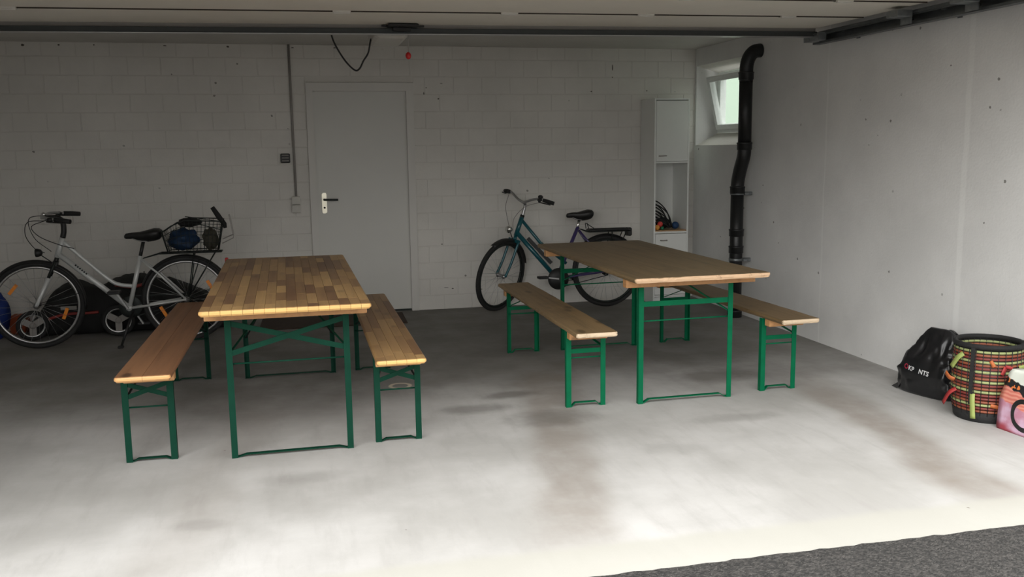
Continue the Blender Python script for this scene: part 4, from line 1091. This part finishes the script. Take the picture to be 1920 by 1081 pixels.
# ------------------------------------------------------------------ bags and basket by the right wall
# black glossy bag
bgx, bgy = 3.60, 4.635
bg_ = tag(empty('plastic_bag', (bgx, bgy, 0), (0, 0, math.radians(14))), 'black glossy plastic bag with white lettering against the side wall', 'bag')
prof = [(0, .075, .175, 0, 0), (.012, .090, .194, 0, 0), (.06, .100, .206, 0, 0), (.13, .100, .202, 0, 0), (.20, .088, .184, .005, -.008), (.26, .066, .158, .012, -.016), (.30, .054, .146, .016, -.02), (.34, .038, .122, .022, -.024), (.375, .026, .092, .028, -.028), (.398, .010, .062, .03, -.03)]
def prof_at(z):
    for a_, b_ in zip(prof, prof[1:]):
        if a_[0] <= z <= b_[0]:
            t_ = (z-a_[0])/(b_[0]-a_[0]); return [p_+(q_-p_)*t_ for p_, q_ in zip(a_, b_)]
    return list(prof[-1])
rings = []; NZ = 46; NK = 96
for iz in range(NZ+1):
    z, wx, wy, sx, sy = prof_at(.398*(iz/NZ)**1.15); ring = []
    for k in range(NK):
        a = 2*math.pi*k/NK; cx, cy = math.cos(a), math.sin(a)
        x = sx+wx*math.copysign(abs(cx)**.7, cx); y = sy+wy*math.copysign(abs(cy)**.7, cy)
        q = Vector((x*6, y*9, z*7))
        fold = 1-abs(noise.noise(q+Vector((2.1, 0, .4))))*2.2; fold2 = 1-abs(noise.noise(Vector((x*16, y*26, z*13))))*2.2
        k_ = min(1, z*10)*min(1, (.42-z)*9)
        d_ = (.013*fold+.007*fold2-.012)*k_
        if x < .02 and -.13 < y < .15 and .10 < z < .22: d_ *= .3      # taut printed panel
        front = (y < -.05) and not (x < .02 and -.13 < y)                                  # the end towards the door is the most crumpled
        if front: d_ += .010*(1-abs(noise.noise(Vector((x*20, y*30, z*34))))*2.4)*k_
        ring.append(Vector((x+d_*cx*1.2, y+d_*cy*1.3, z+.25*d_)))
    rings.append(ring)
mb = MB(); mb.loft(rings); bag = mb.build('bag_body', 'bag_black', bg_)
# loose flaps of the opening and a carry handle
mb = MB()
fl = []
for j in range(7):
    v_ = j/6
    fl.append([Vector((.03+.05*v_+.012*math.sin(u*5+j), -.16+u*.17-.02*v_, .33+.075*math.sin(math.pi*min(1, v_))*(1-abs(u-.5)*1.1)+.01*noise.noise(Vector((u*6, v_*5, 1))))) for u in [i/10 for i in range(11)]])
vs = [p for r in fl for p in r]; fs = [(j*11+i, j*11+i+1, (j+1)*11+i+1, (j+1)*11+i) for j in range(6) for i in range(10)]
mb.add(vs, fs, True); o = mb.build('bag_flap', 'bag_black', bg_); sd = o.modifiers.new('thick', 'SOLIDIFY'); sd.thickness = .002
mb = MB(); mb.add([(-.07,.17,.012),(-.03,.245,.004),(.0,.19,.05),(-.08,.14,.05),(-.068,.172,.008),(-.03,.248,.0),(.002,.192,.046),(-.078,.142,.046)], [(0,1,2,3),(4,7,6,5),(0,4,5,1),(1,5,6,2),(2,6,7,3),(3,7,4,0)]); mb.build('bag_corner', 'bag_black', bg_)
# lettering laid onto the bag's side
dg = bpy.context.evaluated_depsgraph_get(); bvh = BVHTree.FromObject(bag, dg)
def letters(txt, matn, y0, z0, size, dirv, name='lettering'):
    cu = bpy.data.curves.new('lettering', 'FONT'); cu.body = txt; cu.size = size; cu.space_character = 1.05; cu.offset = .0008
    ob = bpy.data.objects.new('tmp', cu); COL.objects.link(ob); bpy.context.view_layer.update()
    me = bpy.data.meshes.new_from_object(ob.evaluated_get(bpy.context.evaluated_depsgraph_get())); bpy.data.objects.remove(ob)
    bm = bmesh.new(); bm.from_mesh(me)
    bmesh.ops.triangulate(bm, faces=bm.faces); bmesh.ops.subdivide_edges(bm, edges=[e for e in bm.edges if e.calc_length() > .006], cuts=2)
    for v in bm.verts:
        y = y0 - v.co.x*dirv[0] - v.co.y*dirv[1]*.0; z = z0 + v.co.y + v.co.x*dirv[1]
        hit = bvh.ray_cast(Vector((-1, y, z)), Vector((1, 0, 0)))
        v.co = Vector((hit[0].x-.0018, y, z)) if hit[0] else Vector((-.09, y, z))
    bm.to_mesh(me); bm.free(); me.materials.clear(); me.materials.append(MATS[matn])
    o = bpy.data.objects.new(name, me); COL.objects.link(o); o.parent = bg_; return o
letters('O', 'letter_red', .115, .150, .040, (1, -.10))
letters('KP', 'letter_white', .080, .146, .036, (1, -.10))
letters('NTS', 'letter_white', .005, .139, .036, (1, -.10))

# woven basket
kx, ky = 3.588, 4.165
kb = tag(empty('woven_basket', (kx, ky, 0)), 'round woven basket in red and green bands with black rim and coloured ribbons', 'basket')
H = .415; NR = 19
def rad(z): return .148 + .022*min(1, z/.12) + .004*math.sin(z*9)
def rimz(a): return 0
mb = MB(); mb.lathe((0,0,0), (0,0,1), [(.02, .002), (rad(0)-.004, .002), (rad(.02)-.003, .02), (rad(.2)-.004, .2), (rad(H)-.004, H-.005), (rad(H)-.010, H-.005), (rad(.2)-.010, .2), (rad(.02)-.010, .02), (.02, .012)], 48, False)
mb.build('basket_wall', 'black_plastic', kb)
seq = ['weave_green', 'weave_red', 'weave_orange']
z = .055; hrow = (H-.02-.055)/NR
order = ['weave_orange', 'weave_red', 'weave_green', 'weave_orange', 'weave_red', 'weave_red', 'weave_green', 'weave_orange', 'weave_red', 'weave_green', 'weave_orange', 'weave_red', 'weave_green', 'weave_red', 'weave_orange', 'weave_green', 'weave_red', 'weave_orange', 'weave_green']
for i in range(NR):
    zc_ = z+hrow*(i+.5); r = rad(zc_); ns = 96; vs = []; hh = hrow*.36
    for k in range(ns):
        a = 2*math.pi*k/ns; bl = .0035*abs(math.cos(a*15))
        d = Vector((math.cos(a), math.sin(a), 0))
        for rr, zz in ((-.013, -hh), (-.001, -hh), (.002+bl, 0), (-.001, hh), (-.013, hh), (-.016-bl*.5, 0)): vs.append(d*(r+rr)+Vector((0, 0, zc_+zz)))
    fs = [(k*6+j, k*6+(j+1) % 6, ((k+1) % ns)*6+(j+1) % 6, ((k+1) % ns)*6+j) for k in range(ns) for j in range(6)]
    mb = MB(); mb.add(vs, fs, True); mb.build('woven_band', order[i], kb)
for k in range(30):
    a = 2*math.pi*(k+.5)/30; d = Vector((math.cos(a), math.sin(a), 0))
    mb = MB(); mb.tube([d*(rad(zz)+.0025)+Vector((0,0,zz)) for zz in (.04, .12, .25, H-.012)], .0022, 5); mb.tube([d*(rad(zz)-.0145)+Vector((0,0,zz)) for zz in (.06, .12, .25, H-.012)], .002, 4); mb.build('stake', 'black_plastic', kb)
mb = MB(); mb.torus((0,0,H), (0,0,1), rad(H)-.003, [(.010, -.014), (.012, .0), (.008, .010), (-.006, .010), (-.012, 0), (-.010, -.014)], 60); mb.build('rim', 'black_fabric', kb)
mb = MB(); mb.lathe((0,0,0), (0,0,1), [(rad(0)+.002, 0), (rad(.02)+.004, .008), (rad(.05)+.004, .055), (rad(.05)-.004, .056)], 48, False); mb.build('base_band', 'black_fabric', kb)
# direction from the basket towards the open side of the garage
a0 = math.atan2(-ky, -kx)
def at(a, r, zz): return Vector((math.cos(a0+a)*r, math.sin(a0+a)*r, zz))
mb = MB(); mb.sweep([at(-.42, rad(zz)+.005, zz) for zz in (.10, .2, .3, H)], [(-.011, -.002), (.011, -.002), (.011, .002), (-.011, .002)], False, False, True, (math.cos(a0-.42), math.sin(a0-.42), 0)); mb.build('strap', 'black_fabric', kb)
def handle_loop(a):
    mb = MB(); mb.tube(bez([at(a-.35, rad(H), H), at(a-.12, rad(H)+.005, H+.018), at(a, rad(H)+.006, H+.045), at(a+.03, rad(H)+.004, H+.075)], 6), .010, 8, False, None); mb.build('handle', 'black_fabric', kb)
handle_loop(1.45); 
mb = MB(); mb.tube([at(-1.45, rad(H), H), at(-1.47, rad(H)+.004, H+.022)], .006, 8); mb.build('handle_stub', 'black_fabric', kb)
def ribbon(a, zz, da, dz, out, m_, w=.013):
    p = bez([at(a, rad(zz)+.003, zz), at(a+da*.35, rad(zz)+out*.7, zz+dz*.3), at(a+da, rad(zz)+out, zz+dz)], 6)
    mb = MB(); mb.sweep(p, [(-w, -.0012), (w, -.0012), (w, .0012), (-w, .0012)], False, True, True, (math.cos(a0+a), math.sin(a0+a), 0)); mb.build('ribbon', m_, kb)
ribbon(-.75, .365, -.35, -.085, .025, 'ribbon_green'); ribbon(-1.05, .21, -.25, .03, .035, 'ribbon_orange'); ribbon(-.95, .165, -.35, -.10, .04, 'ribbon_red', .011)
ribbon(-.36, .16, .08, -.13, .02, 'ribbon_green'); ribbon(.08, .345, .10, -.03, .012, 'ribbon_orange', .009); ribbon(.50, .315, -.12, -.04, .016, 'ribbon_red', .010); ribbon(.50, .318, .16, -.008, .02, 'ribbon_red', .008)
ribbon(1.0, .305, .35, .01, .02, 'ribbon_green', .012); ribbon(.15, .105, .35, -.01, .012, 'ribbon_orange', .010)

# printed pink shopping bag, cut by the right edge of the view
pk = tag(empty('shopping_bag', (3.50, 3.968, 0), (0, 0, math.radians(-86))), 'glossy pink printed shopping bag in front of the woven basket', 'bag')
rings = []
for z, x0, x1, dp in ((0, .0, .27, .10), (.012, -.005, .28, .115), (.09, -.004, .285, .12), (.18, .004, .285, .11), (.26, .03, .28, .085), (.315, .065, .27, .06), (.335, .085, .262, .045)):
    ring = []
    for k in range(36):
        u = k/36*4; s = int(u); f_ = u-s
        p = [(x0+(x1-x0)*f_, 0), (x1, dp*f_), (x1-(x1-x0)*f_, dp), (x0, dp*(1-f_))][s]
        nn = noise.noise(Vector((p[0]*18, p[1]*18, z*18)))*.010*min(1, z*15)
        ring.append(Vector((p[0]+nn, p[1]+(nn if s == 0 else nn*.5), z)))
    rings.append(ring)
mb = MB(); mb.loft(rings); pb = mb.build('bag_body', 'pink_print', pk)
bvp = BVHTree.FromObject(pb, bpy.context.evaluated_depsgraph_get())
vs = []; nseg = 40
for k in range(nseg):
    a = 2*math.pi*k/nseg
    for rr in (.062, .086):
        x = .165+rr*.95*math.cos(a); z = .108+rr*1.0*math.sin(a)
        hit = bvp.ray_cast(Vector((x, -1, z)), Vector((0, 1, 0))); y = (hit[0].y if hit[0] else 0)-.002
        vs += [(x, y, z), (x, y+.003, z)]
fs = []
for k in range(nseg):
    a, bq = k*4, ((k+1) % nseg)*4
    fs += [(a, a+2, bq+2, bq), (a+1, bq+1, bq+3, a+3), (a, bq, bq+1, a+1), (a+2, a+3, bq+3, bq+2)]
mb = MB(); mb.add(vs, fs, False); mb.build('printed_ring', 'black_gloss', pk)
